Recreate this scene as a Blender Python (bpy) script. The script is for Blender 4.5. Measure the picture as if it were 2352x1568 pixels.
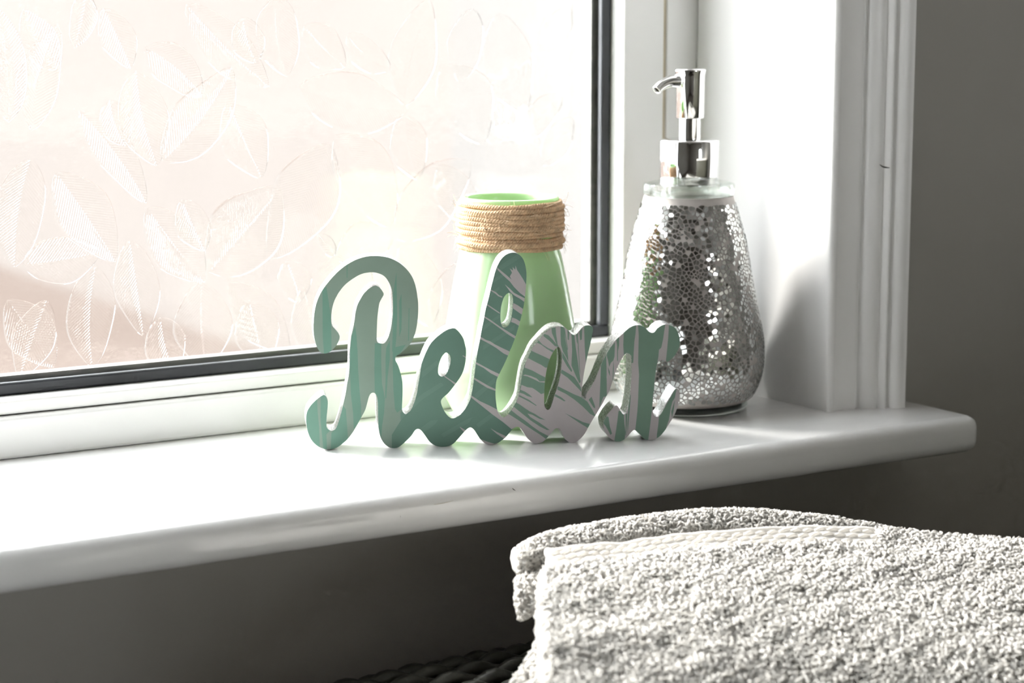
import bpy, bmesh, math, random
import numpy as np
from mathutils import Vector, Matrix, Euler
from mathutils.geometry import delaunay_2d_cdt

random.seed(7)
rng = np.random.default_rng(7)
SC = bpy.context.scene
for _o in list(bpy.data.objects):
    bpy.data.objects.remove(_o)

# ------------------------------------------------------------------ camera
# z = 0 is the top of the window sill, +Y points outdoors, the sill runs along X
cam_data = bpy.data.cameras.new('camera')
cam = bpy.data.objects.new('camera', cam_data)
SC.collection.objects.link(cam)
cam.location = (0.0, 0.0, 0.23)
cam.rotation_euler = (math.radians(90) - math.atan(800 / 5000), 0, math.radians(-31.8))
cam_data.sensor_width = 36.0
cam_data.lens = 36.0 * 5000 / 2352
cam_data.clip_start = 0.01
cam_data.dof.use_dof = True
cam_data.dof.focus_distance = 1.09
cam_data.dof.aperture_fstop = 9.0
SC.camera = cam

# ------------------------------------------------------------------ light
world = bpy.data.worlds.new('hazy_sky')
SC.world = world
world.use_nodes = True
wn = world.node_tree.nodes
wn['Background'].inputs[0].default_value = (0.93, 0.968, 1.0, 1)
wn['Background'].inputs[1].default_value = 4.6

sun_data = bpy.data.lights.new('sun', 'SUN')
sun_data.energy = 11.0
sun_data.angle = math.radians(16.0)
sun_data.color = (1.0, 0.985, 0.96)
sun = bpy.data.objects.new('sun', sun_data)
SC.collection.objects.link(sun)
SUN_AZ, SUN_EL = math.radians(31), math.radians(26)
_sd = Vector((math.sin(SUN_AZ) * math.cos(SUN_EL), -math.cos(SUN_AZ) * math.cos(SUN_EL), -math.sin(SUN_EL)))
sun.rotation_euler = _sd.to_track_quat('-Z', 'Y').to_euler()

SC.view_settings.view_transform = 'Standard'
SC.view_settings.look = 'None'
SC.view_settings.exposure = 1.42
SC.view_settings.gamma = 1.0
SC.view_settings.use_curve_mapping = False
SC.cycles.caustics_refractive = False
SC.cycles.caustics_reflective = False
SC.cycles.max_bounces = 9
SC.cycles.diffuse_bounces = 4
SC.cycles.use_adaptive_sampling = True
SC.cycles.adaptive_threshold = 0.05
SC.cycles.adaptive_min_samples = 16
SC.cycles.transparent_max_bounces = 24
SC.cycles.sample_clamp_indirect = 6.0
SC.cycles.use_denoising = True

# ------------------------------------------------------------------ helpers
COL = SC.collection

def tag(o, label=None, cat=None, group=None, kind=None):
    if label: o['label'] = label
    if cat: o['category'] = cat
    if group: o['group'] = group
    if kind: o['kind'] = kind
    return o

def empty(name, loc=(0, 0, 0), rz=0.0):
    o = bpy.data.objects.new(name, None)
    o.location = loc
    o.rotation_euler = (0, 0, rz)
    o.empty_display_size = 0.02
    COL.objects.link(o)
    return o

def link(name, me, mat=None, parent=None, smooth=False):
    if mat is not None and len(me.materials) == 0:
        for m in (mat if isinstance(mat, (list, tuple)) else [mat]):
            me.materials.append(m)
    if smooth:
        me.polygons.foreach_set('use_smooth', [True] * len(me.polygons))
    o = bpy.data.objects.new(name, me)
    COL.objects.link(o)
    if parent is not None:
        o.parent = parent
    return o

def mesh(name, verts, faces):
    me = bpy.data.meshes.new(name)
    me.from_pydata([tuple(v) for v in verts], [], [tuple(f) for f in faces])
    me.update()
    return me

def bm_mesh(name, bm):
    me = bpy.data.meshes.new(name)
    bmesh.ops.recalc_face_normals(bm, faces=bm.faces[:])
    bm.to_mesh(me)
    bm.free()
    return me

def box_bm(bm, lo, hi):
    x0, y0, z0 = lo
    x1, y1, z1 = hi
    vs = [bm.verts.new(p) for p in ((x0, y0, z0), (x1, y0, z0), (x1, y1, z0), (x0, y1, z0),
                                    (x0, y0, z1), (x1, y0, z1), (x1, y1, z1), (x0, y1, z1))]
    for f in ((0, 3, 2, 1), (4, 5, 6, 7), (0, 1, 5, 4), (1, 2, 6, 5), (2, 3, 7, 6), (3, 0, 4, 7)):
        bm.faces.new([vs[i] for i in f])
    return vs

def boxes(name, lst, mat, parent=None, bevel=0.0, seg=2):
    bm = bmesh.new()
    for lo, hi in lst:
        box_bm(bm, lo, hi)
    if bevel:
        bmesh.ops.bevel(bm, geom=bm.edges[:], offset=bevel, segments=seg, affect='EDGES', profile=0.5)
    o = link(name, bm_mesh(name, bm), mat, parent)
    return o

def prism(name, poly, z0, z1, mat, parent=None, axis='z'):
    """poly: closed 2D outline; extruded along z, or along x when axis == 'x' (poly is then y, z)."""
    n = len(poly)
    f3 = (lambda p, h: (p[0], p[1], h)) if axis == 'z' else (lambda p, h: (h, p[0], p[1]))
    bm = bmesh.new()
    a = [bm.verts.new(f3(p, z0)) for p in poly]
    b = [bm.verts.new(f3(p, z1)) for p in poly]
    bm.faces.new(a)
    bm.faces.new(b)
    for i in range(n):
        bm.faces.new((a[i], a[(i + 1) % n], b[(i + 1) % n], b[i]))
    return link(name, bm_mesh(name, bm), mat, parent)

def lathe(name, prof, mat, parent=None, n=96, close=False, smooth=True, sharp=None):
    """prof: (radius, z) list; radius 0 makes a pole."""
    vs, rings, fs = [], [], []
    for r, z in prof:
        if r < 1e-7:
            rings.append([len(vs)] * n)
            vs.append((0, 0, z))
        else:
            rings.append(list(range(len(vs), len(vs) + n)))
            vs += [(r * math.cos(2 * math.pi * k / n), r * math.sin(2 * math.pi * k / n), z) for k in range(n)]
    m = len(rings)
    for i in range(m if close else m - 1):
        a, b = rings[i], rings[(i + 1) % m]
        for k in range(n):
            q = [a[k], a[(k + 1) % n], b[(k + 1) % n], b[k]]
            q = [q[j] for j in range(4) if q[j] != q[j - 1]]
            if len(q) >= 3:
                fs.append(q)
    me = mesh(name, vs, fs)
    bm = bmesh.new(); bm.from_mesh(me)
    bmesh.ops.recalc_face_normals(bm, faces=bm.faces[:])
    bm.to_mesh(me); bm.free()
    if smooth:
        me.polygons.foreach_set('use_smooth', [True] * len(me.polygons))
        me.set_sharp_from_angle(angle=math.radians(sharp or 40))
    return link(name, me, mat, parent)

def tube_arrays(P, R, sides):
    """P (n,k,3) centre lines, R (n,k) radii -> verts, faces of n open tubes (ends capped by a point ring)."""
    n, k, _ = P.shape
    T = np.gradient(P, axis=1)
    T /= np.linalg.norm(T, axis=2, keepdims=True) + 1e-12
    ref = np.where(np.abs(T[..., 2:3]) > 0.9, np.array([1.0, 0, 0]), np.array([0, 0, 1.0]))
    # keep one reference per tube so the rings do not twist
    ref = np.repeat(ref[:, k // 2:k // 2 + 1], k, axis=1)
    U = np.cross(T, ref); U /= np.linalg.norm(U, axis=2, keepdims=True) + 1e-12
    V = np.cross(T, U)
    a = np.arange(sides) * 2 * np.pi / sides
    ring = U[:, :, None] * np.cos(a)[None, None, :, None] + V[:, :, None] * np.sin(a)[None, None, :, None]
    vs = (P[:, :, None] + ring * R[:, :, None, None]).reshape(-1, 3)
    i = np.arange(n)[:, None, None] * (k * sides)
    j = np.arange(k - 1)[None, :, None] * sides
    s = np.arange(sides)[None, None, :]
    s2 = (s + 1) % sides
    fs = np.stack([i + j + s, i + j + s2, i + j + sides + s2, i + j + sides + s], axis=-1).reshape(-1, 4)
    return vs, fs

def np_mesh(name, vs, fs, smooth=True):
    me = bpy.data.meshes.new(name)
    vs = np.asarray(vs, dtype=np.float32); fs = np.asarray(fs, dtype=np.int32)
    q = fs.shape[1]
    me.vertices.add(len(vs)); me.vertices.foreach_set('co', vs.ravel())
    me.loops.add(fs.size); me.loops.foreach_set('vertex_index', fs.ravel())
    me.polygons.add(len(fs))
    me.polygons.foreach_set('loop_start', np.arange(0, fs.size, q, dtype=np.int32))
    me.polygons.foreach_set('use_smooth', np.full(len(fs), smooth))
    me.update(calc_edges=True)
    return me

def catmull(pts, sub, closed=True):
    n = len(pts); out = []
    rngi = range(n) if closed else range(n - 1)
    for i in rngi:
        g = (lambda j: pts[j % n]) if closed else (lambda j: pts[min(max(j, 0), n - 1)])
        p0, p1, p2, p3 = (np.array(g(i + d), dtype=float) for d in (-1, 0, 1, 2))
        for s in range(sub):
            t = s / sub
            out.append(0.5 * ((2 * p1) + (-p0 + p2) * t + (2 * p0 - 5 * p1 + 4 * p2 - p3) * t * t + (-p0 + 3 * p1 - 3 * p2 + p3) * t ** 3))
    if not closed:
        out.append(np.array(pts[-1], dtype=float))
    return out

# ------------------------------------------------------------------ materials
def new_mat(name):
    m = bpy.data.materials.new(name)
    m.use_nodes = True
    nt = m.node_tree
    return m, nt, nt.nodes['Principled BSDF'], nt.nodes['Material Output']

def coords(nt, scale=(1, 1, 1), kind='Object'):
    tc = nt.nodes.new('ShaderNodeTexCoord')
    mp = nt.nodes.new('ShaderNodeMapping')
    mp.inputs['Scale'].default_value = scale
    nt.links.new(tc.outputs[kind], mp.inputs[0])
    return mp.outputs[0]

def noise(nt, vec, scale, detail=4, rough=0.55):
    n = nt.nodes.new('ShaderNodeTexNoise')
    n.inputs['Scale'].default_value = scale
    n.inputs['Detail'].default_value = detail
    n.inputs['Roughness'].default_value = rough
    nt.links.new(vec, n.inputs['Vector'])
    return n.outputs['Fac']

def ramp(nt, fac, stops):
    r = nt.nodes.new('ShaderNodeValToRGB')
    el = r.color_ramp.elements
    while len(el) < len(stops):
        el.new(0.5)
    for e, (p, c) in zip(el, stops):
        e.position = p
        e.color = (*c, 1)
    nt.links.new(fac, r.inputs[0])
    return r.outputs[0]

def bump(nt, height, strength, dist):
    b = nt.nodes.new('ShaderNodeBump')
    b.inputs['Strength'].default_value = strength
    b.inputs['Distance'].default_value = dist
    nt.links.new(height, b.inputs['Height'])
    return b.outputs[0]

def painted(name, c0, c1, rough, nscale=9, stretch=(1, 1, 1), bstr=0.25, bdist=0.0006, bscale=60, spec=0.5):
    m, nt, p, _ = new_mat(name)
    v = coords(nt, stretch)
    nt.links.new(ramp(nt, noise(nt, v, nscale), [(0.3, c0), (0.7, c1)]), p.inputs['Base Color'])
    p.inputs['Roughness'].default_value = rough
    p.inputs['Specular IOR Level'].default_value = spec
    nt.links.new(bump(nt, noise(nt, v, bscale, 3), bstr, bdist), p.inputs['Normal'])
    return m

M = {}
M['sill'] = painted('sill_gloss_paint', (0.81, 0.805, 0.80), (0.86, 0.857, 0.853), 0.13, 7, (1, 3, 3), 0.2, 0.0007, 22, 0.85)
M['trim'] = painted('trim_paint', (0.80, 0.79, 0.775), (0.86, 0.85, 0.84), 0.34, 6, (1, 1, 0.4), 0.3, 0.0007, 40)
M['frame'] = painted('frame_paint', (0.82, 0.815, 0.795), (0.87, 0.865, 0.85), 0.3, 12, (0.5, 1, 1), 0.25, 0.0005, 40)
M['wall'] = painted('wall_paint', (0.36, 0.345, 0.315), (0.40, 0.385, 0.355), 0.75, 4, (1, 1, 1), 0.35, 0.0008, 30, 0.3)
M['room'] = painted('room_paint', (0.30, 0.285, 0.26), (0.34, 0.325, 0.30), 0.8, 3)
M['ceiling'] = painted('ceiling_paint', (0.76, 0.75, 0.73), (0.79, 0.78, 0.76), 0.9, 3)
M['floor'] = painted('floor_vinyl', (0.16, 0.145, 0.125), (0.22, 0.20, 0.175), 0.4, 5)
M['rubber'] = painted('gasket_rubber', (0.012, 0.014, 0.018), (0.03, 0.034, 0.042), 0.38, 60, (0.2, 1, 1), 0.3, 0.0003, 200)
M['spacer'] = painted('spacer_bar_metal', (0.16, 0.16, 0.155), (0.26, 0.255, 0.24), 0.45, 120, (0.2, 1, 1), 0.3, 0.0003, 300)
M['caulk'] = painted('aged_caulk', (0.42, 0.36, 0.25), (0.52, 0.46, 0.34), 0.7, 40)
M['pink'] = painted('pink_render', (0.098, 0.0885, 0.0840), (0.106, 0.0965, 0.0915), 0.9, 0.6, (1, 1, 1), 0.3, 0.01, 8, 0.0)
M['white_render'] = painted('white_render', (0.094, 0.092, 0.091), (0.103, 0.101, 0.100), 0.9, 0.8, (1, 1, 1), 0.3, 0.01, 8, 0.0)
M['paving'] = painted('pale_paving', (0.075, 0.060, 0.053), (0.090, 0.074, 0.067), 0.9, 1.2, (1, 1, 1), 0.25, 0.0006, 60, 0.0)
M['mark'] = painted('dark_scuff', (0.02, 0.018, 0.016), (0.04, 0.036, 0.03), 0.8, 60)

def metal(name, col, rough):
    m, nt, p, _ = new_mat(name)
    p.inputs['Base Color'].default_value = (*col, 1)
    p.inputs['Metallic'].default_value = 1
    v = coords(nt)
    r = nt.nodes.new('ShaderNodeMapRange')
    r.inputs[3].default_value = rough * 0.7
    r.inputs[4].default_value = rough * 1.4
    nt.links.new(noise(nt, v, 60), r.inputs[0])
    nt.links.new(r.outputs[0], p.inputs['Roughness'])
    return m
M['chrome'] = metal('chrome', (0.86, 0.86, 0.86), 0.05)
M['mirror'] = metal('mirror_tile', (0.68, 0.70, 0.69), 0.03)

def clear_glass(name, col=(0.96, 0.985, 0.97)):
    m, nt, p, _ = new_mat(name)
    p.inputs['Base Color'].default_value = (*col, 1)
    p.inputs['Transmission Weight'].default_value = 1
    p.inputs['Roughness'].default_value = 0.02
    p.inputs['IOR'].default_value = 1.45
    nt.links.new(bump(nt, noise(nt, coords(nt), 80, 2), 0.08, 0.0005), p.inputs['Normal'])
    return m
M['glass'] = clear_glass('clear_glass')
_nt = M['glass'].node_tree
_tr = _nt.nodes.new('ShaderNodeBsdfTransparent'); _tr.inputs[0].default_value = (0.93, 0.965, 0.94, 1)
_mx = _nt.nodes.new('ShaderNodeMixShader'); _mx.inputs[0].default_value = 0.45
_nt.links.new(_nt.nodes['Principled BSDF'].outputs[0], _mx.inputs[1]); _nt.links.new(_tr.outputs[0], _mx.inputs[2])
_nt.links.new(_mx.outputs[0], _nt.nodes['Material Output'].inputs['Surface'])

def pane_mat(name, clear, rough, ior, veins, tint=(0.985, 0.985, 0.98)):
    """window glass: part of the light goes straight on, part is bent by the moulded relief, a little is mirrored"""
    m, nt, p, out = new_mat(name)
    nt.nodes.remove(p)
    tr = nt.nodes.new('ShaderNodeBsdfTransparent'); tr.inputs[0].default_value = (*tint, 1)
    rf = nt.nodes.new('ShaderNodeBsdfRefraction'); rf.inputs[0].default_value = (*tint, 1)
    rf.inputs['Roughness'].default_value = rough
    rf.distribution = 'BECKMANN'
    rf.inputs['IOR'].default_value = ior
    gl = nt.nodes.new('ShaderNodeBsdfGlossy'); gl.inputs['Roughness'].default_value = 0.04
    gl.inputs[0].default_value = (1, 1, 1, 1)
    m1 = nt.nodes.new('ShaderNodeMixShader'); m1.inputs[0].default_value = 1 - clear
    nt.links.new(tr.outputs[0], m1.inputs[1]); nt.links.new(rf.outputs[0], m1.inputs[2])
    m2 = nt.nodes.new('ShaderNodeMixShader'); m2.inputs[0].default_value = 0.014
    nt.links.new(m1.outputs[0], m2.inputs[1]); nt.links.new(gl.outputs[0], m2.inputs[2])
    nt.links.new(m2.outputs[0], out.inputs['Surface'])
    if veins:
        uv = nt.nodes.new('ShaderNodeUVMap')
        sp = nt.nodes.new('ShaderNodeSeparateXYZ')
        nt.links.new(uv.outputs[0], sp.inputs[0])
        ab = nt.nodes.new('ShaderNodeMath'); ab.operation = 'ABSOLUTE'; nt.links.new(sp.outputs[1], ab.inputs[0])
        mu = nt.nodes.new('ShaderNodeMath'); mu.operation = 'MULTIPLY_ADD'
        mu.inputs[1].default_value = -0.9
        nt.links.new(ab.outputs[0], mu.inputs[0]); nt.links.new(sp.outputs[0], mu.inputs[2])
        fr = nt.nodes.new('ShaderNodeMath'); fr.operation = 'MULTIPLY'; fr.inputs[1].default_value = 2 * math.pi / 0.0017
        nt.links.new(mu.outputs[0], fr.inputs[0])
        si = nt.nodes.new('ShaderNodeMath'); si.operation = 'SINE'; nt.links.new(fr.outputs[0], si.inputs[0])
        nz = noise(nt, coords(nt), 90, 3)
        ad = nt.nodes.new('ShaderNodeMath'); ad.operation = 'MULTIPLY_ADD'; ad.inputs[1].default_value = 0.35
        nt.links.new(si.outputs[0], ad.inputs[0]); nt.links.new(nz, ad.inputs[2])
        nrm = bump(nt, ad.outputs[0], 0.9, 0.0007)
    else:
        nrm = bump(nt, noise(nt, coords(nt), 35, 4), 0.5, 0.0012)
    nt.links.new(nrm, rf.inputs['Normal']); nt.links.new(nrm, gl.inputs['Normal'])
    return m
M['pane'] = pane_mat('patterned_glass', 0.74, 0.22, 1.18, False)
M['leaf'] = pane_mat('pressed_leaf_glass', 0.85, 0.04, 1.22, True)
M['leaf_rim'] = pane_mat('pressed_leaf_rim', 0.40, 0.03, 1.45, False)
M['clear_pane'] = pane_mat('clear_pane', 0.97, 0.0, 1.02, False)

def plain(name, col, rough, var=0.06, nscale=40, bstr=0.1, bdist=0.0002):
    m, nt, p, _ = new_mat(name)
    v = coords(nt)
    c0 = tuple(max(0, c * (1 - var)) for c in col); c1 = tuple(min(1, c * (1 + var)) for c in col)
    nt.links.new(ramp(nt, noise(nt, v, nscale), [(0.3, c0), (0.7, c1)]), p.inputs['Base Color'])
    p.inputs['Roughness'].default_value = rough
    nt.links.new(bump(nt, noise(nt, v, nscale * 12, 2), bstr, bdist), p.inputs['Normal'])
    return m
M['p0'] = plain('print_grey_mint', (0.188, 0.262, 0.215), 0.55)
M['p1'] = plain('print_mint', (0.118, 0.245, 0.190), 0.55)
M['p2'] = plain('print_mauve', (0.405, 0.373, 0.378), 0.55)
M['p3'] = plain('print_deep_mint', (0.106, 0.200, 0.158), 0.55)
M['p4'] = plain('print_leaf_green', (0.140, 0.235, 0.178), 0.55)
M['p5'] = plain('print_soft_mint', (0.124, 0.222, 0.177), 0.55)
M['grout'] = plain('taupe_grout', (0.46, 0.425, 0.40), 0.45, 0.08, 200)
M['hole'] = plain('dark_opening', (0.03, 0.022, 0.012), 0.8)
M['wicker'] = plain('dark_wicker', (0.030, 0.030, 0.022), 0.5, 0.4, 60, 0.4, 0.0006)
M['terry'] = plain('terry_cotton', (0.80, 0.783, 0.757), 0.95, 0.03, 60, 0.4, 0.0008)
M['terry'].node_tree.nodes['Principled BSDF'].inputs['Sheen Weight'].default_value = 0.15
def add_translucent(m, col, w):
    nt = m.node_tree
    p, out = nt.nodes['Principled BSDF'], nt.nodes['Material Output']
    tl = nt.nodes.new('ShaderNodeBsdfTranslucent'); tl.inputs[0].default_value = (*col, 1)
    mx = nt.nodes.new('ShaderNodeMixShader'); mx.inputs[0].default_value = w
    nt.links.new(p.outputs[0], mx.inputs[1]); nt.links.new(tl.outputs[0], mx.inputs[2])
    nt.links.new(mx.outputs[0], out.inputs['Surface'])
add_translucent(M['terry'], (0.84, 0.82, 0.79), 0.5)
M['jute'] = plain('jute_twine', (0.68, 0.47, 0.29), 0.9, 0.22, 220, 0.6, 0.0004)
M['fibre'] = plain('jute_fibre', (0.74, 0.58, 0.40), 0.8, 0.1, 50)

def glitter(name):
    m, nt, p, _ = new_mat(name)
    v = coords(nt)
    vo = nt.nodes.new('ShaderNodeTexVoronoi'); vo.inputs['Scale'].default_value = 1700
    nt.links.new(v, vo.inputs['Vector'])
    bw = nt.nodes.new('ShaderNodeSeparateColor'); nt.links.new(vo.outputs['Color'], bw.inputs[0])
    nt.links.new(ramp(nt, bw.outputs[0], [(0.0, (0.16, 0.155, 0.145)), (0.45, (0.42, 0.42, 0.415)), (0.85, (0.62, 0.62, 0.63)), (1.0, (0.95, 0.95, 0.95))]), p.inputs['Base Color'])
    p.inputs['Metallic'].default_value = 0.55
    p.inputs['Roughness'].default_value = 0.32
    nt.links.new(bump(nt, bw.outputs[1], 0.9, 0.0005), p.inputs['Normal'])
    return m
M['glitter'] = glitter('silver_glitter')

def vase_mat(name, col, tcol, tw):
    m, nt, p, out = new_mat(name)
    v = coords(nt)
    nt.links.new(ramp(nt, noise(nt, v, 20), [(0.3, tuple(c * 0.96 for c in col)), (0.7, tuple(c * 1.04 for c in col))]), p.inputs['Base Color'])
    p.inputs['Roughness'].default_value = 0.12
    tl = nt.nodes.new('ShaderNodeBsdfTranslucent'); tl.inputs[0].default_value = (*tcol, 1)
    mx = nt.nodes.new('ShaderNodeMixShader'); mx.inputs[0].default_value = tw
    nt.links.new(p.outputs[0], mx.inputs[1]); nt.links.new(tl.outputs[0], mx.inputs[2])
    nt.links.new(mx.outputs[0], out.inputs['Surface'])
    return m
M['vase'] = vase_mat('green_glazed_glass', (0.56, 0.76, 0.47), (0.54, 0.74, 0.38), 0.30)

# ------------------------------------------------------------------ traced shapes (millimetres for the sign, metres elsewhere)
SIGN_AT = (0.49287, 0.97303)
SIGN_ROT = -0.40938
SIGN_OUTLINE = [(-3.35,50.89),(-5.29,54.82),(-6.3,60.38),(-6.21,66.65),(-5.51,72.52),(-4.06,77.63),(-1.64,82.35),(1.69,86.69),(5.55,90.83),(9.95,94.41),(15.08,97.24),(20.19,98.8),(24.56,99.16),(28.93,98.83),(33.3,97.65),(37.67,95.19),(41.31,91.82),(43.84,88.09),(45.46,83.63),(46.35,78.45),(46.76,73.63),(46.57,67.71),(45.87,62.54),(44.73,58.11),(42.86,54.43),(40.26,51.52),(37.67,49.28),(35.63,48.01),(34.88,46.91),(35.06,45.41),(36.32,42.77),(37.58,38.64),(38.36,34.51),(38.47,29.65),(38.28,24.78),(38.1,20.66),(38.53,18.77),(39.81,17.61),(41.02,18.14),(42.7,19.78),(44.39,23.49),(45.72,27.95),(46.49,32.43),(47.45,38.01),(48.22,42.85),(49.73,47.29),(51.79,51.71),(53.53,54.37),(56.5,57.27),(60.96,60.37),(64.66,61.41),(66.59,60.4),(68.43,58.31),(69.91,55.67),(70.82,51.91),(71.13,50.51),(71.15,47.52),(70.77,43.79),(69.71,39.32),(67.84,35.62),(64.85,31.57),(61.86,27.9),(59.24,25.71),(58.12,23.86),(58.66,21.22),(60.32,17.79),(62.54,15.27),(64.59,14.76),(67.76,16.26),(70.57,19.38),(73.01,23.83),(73.96,27.2),(74.52,30.19),(75.09,34.31),(75.67,38.79),(76.24,43.65),(76.99,48.5),(77.89,52.87),(78.64,56.96),(79.39,61.05),(80.33,65.5),(81.27,70.69),(82.58,75.49),(83.89,81.03),(85.19,86.2),(86.31,90.25),(87.8,93.92),(90.03,97.21),(92.99,99.19),(95.96,99.58),(98.56,98.54),(100.42,96.47),(101.54,93.67),(102.22,89.95),(102.29,85.87),(101.93,80.68),(101.37,75.48),(100.44,69.91),(98.95,63.97),(97.46,58.77),(95.97,54.32),(94.48,50.61),(93.96,49.59),(92.65,46.25),(90.6,41.8),(88.35,37.35),(86.85,34),(86.4,30.25),(86.28,26.11),(86.65,21.95),(87.21,18.54),(88.33,15.86),(90.2,14.49),(92.27,15.56),(94.59,18.33),(96.84,22.05),(98.16,25.04),(98.9,29.17),(99.46,32.54),(100.4,37.79),(101.71,42.27),(103.58,45.98),(106.01,50.92),(108.81,54.23),(111.43,57.17),(114.42,59.72),(117.05,60.86),(119.3,61.19),(121.93,60.61),(123.81,59.21),(125.33,57.53),(126.84,56.63),(128.34,56.97),(129.84,58.82),(131.71,60.65),(133.97,61.46),(135.86,61.05),(137,59.78),(136.64,56.59),(135.54,51.35),(134.43,46.86),(133.32,41.61),(132.22,35.59),(131.49,30.31),(131.14,25.02),(131.72,23.3),(133.42,22.98),(133.97,25.94),(136.11,28.96),(138.24,32.9),(139.75,36.55),(141.26,40.5),(143.08,44.75),(145.21,48.06),(147.94,52.29),(150.38,54.68),(153.44,57.36),(155.88,59.44),(158.33,60.61),(160.48,60.93),(162.65,60.52),(164.51,59.25),(166.07,57.53),(167.93,56.66),(169.31,57.15),(170.69,58.81),(172.83,60.29),(175.3,60.91),(177.78,60.42),(179.96,59.06),(181.54,56.72),(182.44,53.94),(182.7,50.55),(181.81,47.5),(179.98,44.46),(177.68,42.21),(175.99,41.33),(174.74,42.07),(173.18,42.48),(171.8,41.89),(170.89,40.07),(170.3,37.31),(169.87,33.62),(169.6,30.24),(169.32,27.16),(169.04,23.75),(168.77,20.05),(168.59,16.96),(168.99,14.47),(170.09,12.82),(171.65,12.47),(173.04,13.73),(174.56,16.48),(176.08,19.85),(177.91,22.9),(179.74,25.94),(181.28,27.14),(182.38,25.87),(182.65,22.15),(182.16,18.44),(180.96,14.75),(179.14,11.07),(177.15,8.02),(175.62,5.58),(173.47,2.84),(171.3,1.2),(168.82,0.34),(166.02,0.42),(163.99,1.26),(162.58,3.01),(161.01,4.46),(159.76,5.58),(158.67,5.77),(157.29,4.57),(155.75,2.75),(153.9,1.1),(151.43,0.02),(148.95,0.31),(146.78,1.47),(144.59,3.7),(143.34,6.22),(142.86,9.02),(143,10.87),(144.52,13.92),(146.67,16.64),(148.81,18.74),(150.05,18.86),(150.98,17.6),(151.93,15.88),(153.18,14.29),(154.41,14.57),(155.32,16.4),(155.92,19.17),(156.51,22.86),(156.93,27.17),(157.35,32.4),(157.46,37.01),(157.27,41.33),(157.19,43.48),(156.77,45.33),(155.69,46.22),(154.45,46.25),(153.23,45.11),(151.71,42.7),(150.19,39.66),(148.98,36.93),(148.08,33.88),(147.18,31.12),(145.67,26.85),(143.84,23.51),(141.71,19.56),(139.57,15.91),(137.13,11.97),(134.99,8.32),(133.32,5.27),(131.63,3.02),(129.37,1.07),(126.71,0),(124.43,0.57),(122.53,2.34),(121.39,4.66),(120.24,6.98),(118.73,7.97),(117.21,7.64),(115.33,5.6),(113.07,3),(110.81,0.98),(107.79,0.12),(105.52,0.95),(103.25,2.73),(101.74,4.86),(100.61,6.79),(99.1,8.74),(97.6,9.35),(95.72,8.65),(93.46,6.25),(91.21,3.66),(87.57,1.19),(84.18,0.07),(81.18,0.92),(78.57,3.09),(76.7,5.98),(75.21,8.3),(73.53,9.67),(71.85,9.15),(69.6,6.95),(66.97,4),(64.35,1.43),(61.35,0.2),(58,0.04),(54.65,0.97),(52.05,2.94),(50.21,5.64),(48,8.72),(46.33,9.71),(44.66,9.01),(42.78,6.24),(39.79,3.31),(37.16,1.13),(35.41,0.24),(33.19,0.12),(30.97,0.75),(28.59,2.9),(26.95,5.96),(26.14,10.12),(25.86,15.01),(25.8,20.63),(25.73,24.75),(25.13,27.76),(23.86,29.1),(22.38,28.88),(21.26,27.12),(20.31,23.78),(19.16,20.07),(17.1,16.38),(14.85,12.32),(12.6,8.64),(9.98,5.34),(7.01,2.8),(4.41,1.19),(1.09,0.35),(-1.84,0.74),(-4.76,2.03),(-7.65,4.74),(-9.43,8.17),(-10.47,12.31),(-10.78,16.06),(-10.36,19.78),(-8.86,22.72),(-6.63,25.26),(-4.04,27.43),(-1.83,28.67),(-0.38,27.7),(0.32,25.45),(0.09,21.35),(-0.33,17.63),(-0.56,13.89),(-0.23,11.64),(1.22,10.28),(3.06,10.23),(4.47,11.5),(6.26,16.32),(7.48,20.77),(8.49,25.22),(9.54,29.67),(10.25,34.13),(10.99,37.83),(11.64,43.39),(11.82,48.95),(11.92,51.45),(12.62,58.1),(13.39,61.78),(14.36,66.19),(14.96,70.61),(15.91,74.28),(17.4,77.19),(19.26,80.1),(21.47,82.26),(23.68,83.69),(25.51,84.02),(27.32,82.88),(28.77,81.01),(29.3,79.53),(28.37,77.71),(27.06,75.15),(26.48,71.84),(26.01,68.16),(25.75,64.1),(25.56,59.66),(25.53,56.32),(26.32,54.82),(28.52,54.32),(30.07,55.1),(31.48,57.67),(32.62,61.35),(33.39,65.78),(33.87,70.58),(33.85,76.12),(33.35,82.03),(31.92,85.74),(29.93,88.54),(27.39,90.05),(24.48,90.84),(21.56,90.79),(17.91,90.05),(14.24,88.1),(10.94,85.78),(8.36,83.26),(5.77,79.63),(3.9,75.63),(2.94,71.6),(2.63,67.56),(3.03,64.23),(4.82,61.98),(6.43,59.72),(6.77,57.87),(5.83,55.3),(3.97,52.75),(1.39,50.59),(-1.17,50.02)]
SIGN_HOLES = [[(61.21,48.88),(62.87,47.35),(63.23,44.35),(62.29,40.63),(60.79,37.67),(58.74,36.6),(57.08,37.58),(56.72,40.02),(57.29,43.37),(58.61,46.7),(60.1,48.53)],
 [(93.36,78.99),(94.85,78.21),(95.41,75.6),(95.22,71.14),(94.66,66.68),(93.73,63.34),(91.87,61.33),(90,61.55),(89.07,64.19),(88.89,67.92),(89.26,72.01),(90.38,76.07),(91.87,78.27)],
 [(119.15,50.42),(120.28,48.7),(120.86,45.68),(120.69,40.41),(120.14,35.9),(119.03,31.02),(117.53,26.52),(116.41,23.14),(115.29,19.39),(113.79,17.72),(112.27,18.71),(111.59,21.38),(111.69,27.81),(112.05,33.46),(112.98,39.1),(114.47,44.33),(116.33,48.05),(117.83,49.89)]]
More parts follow.
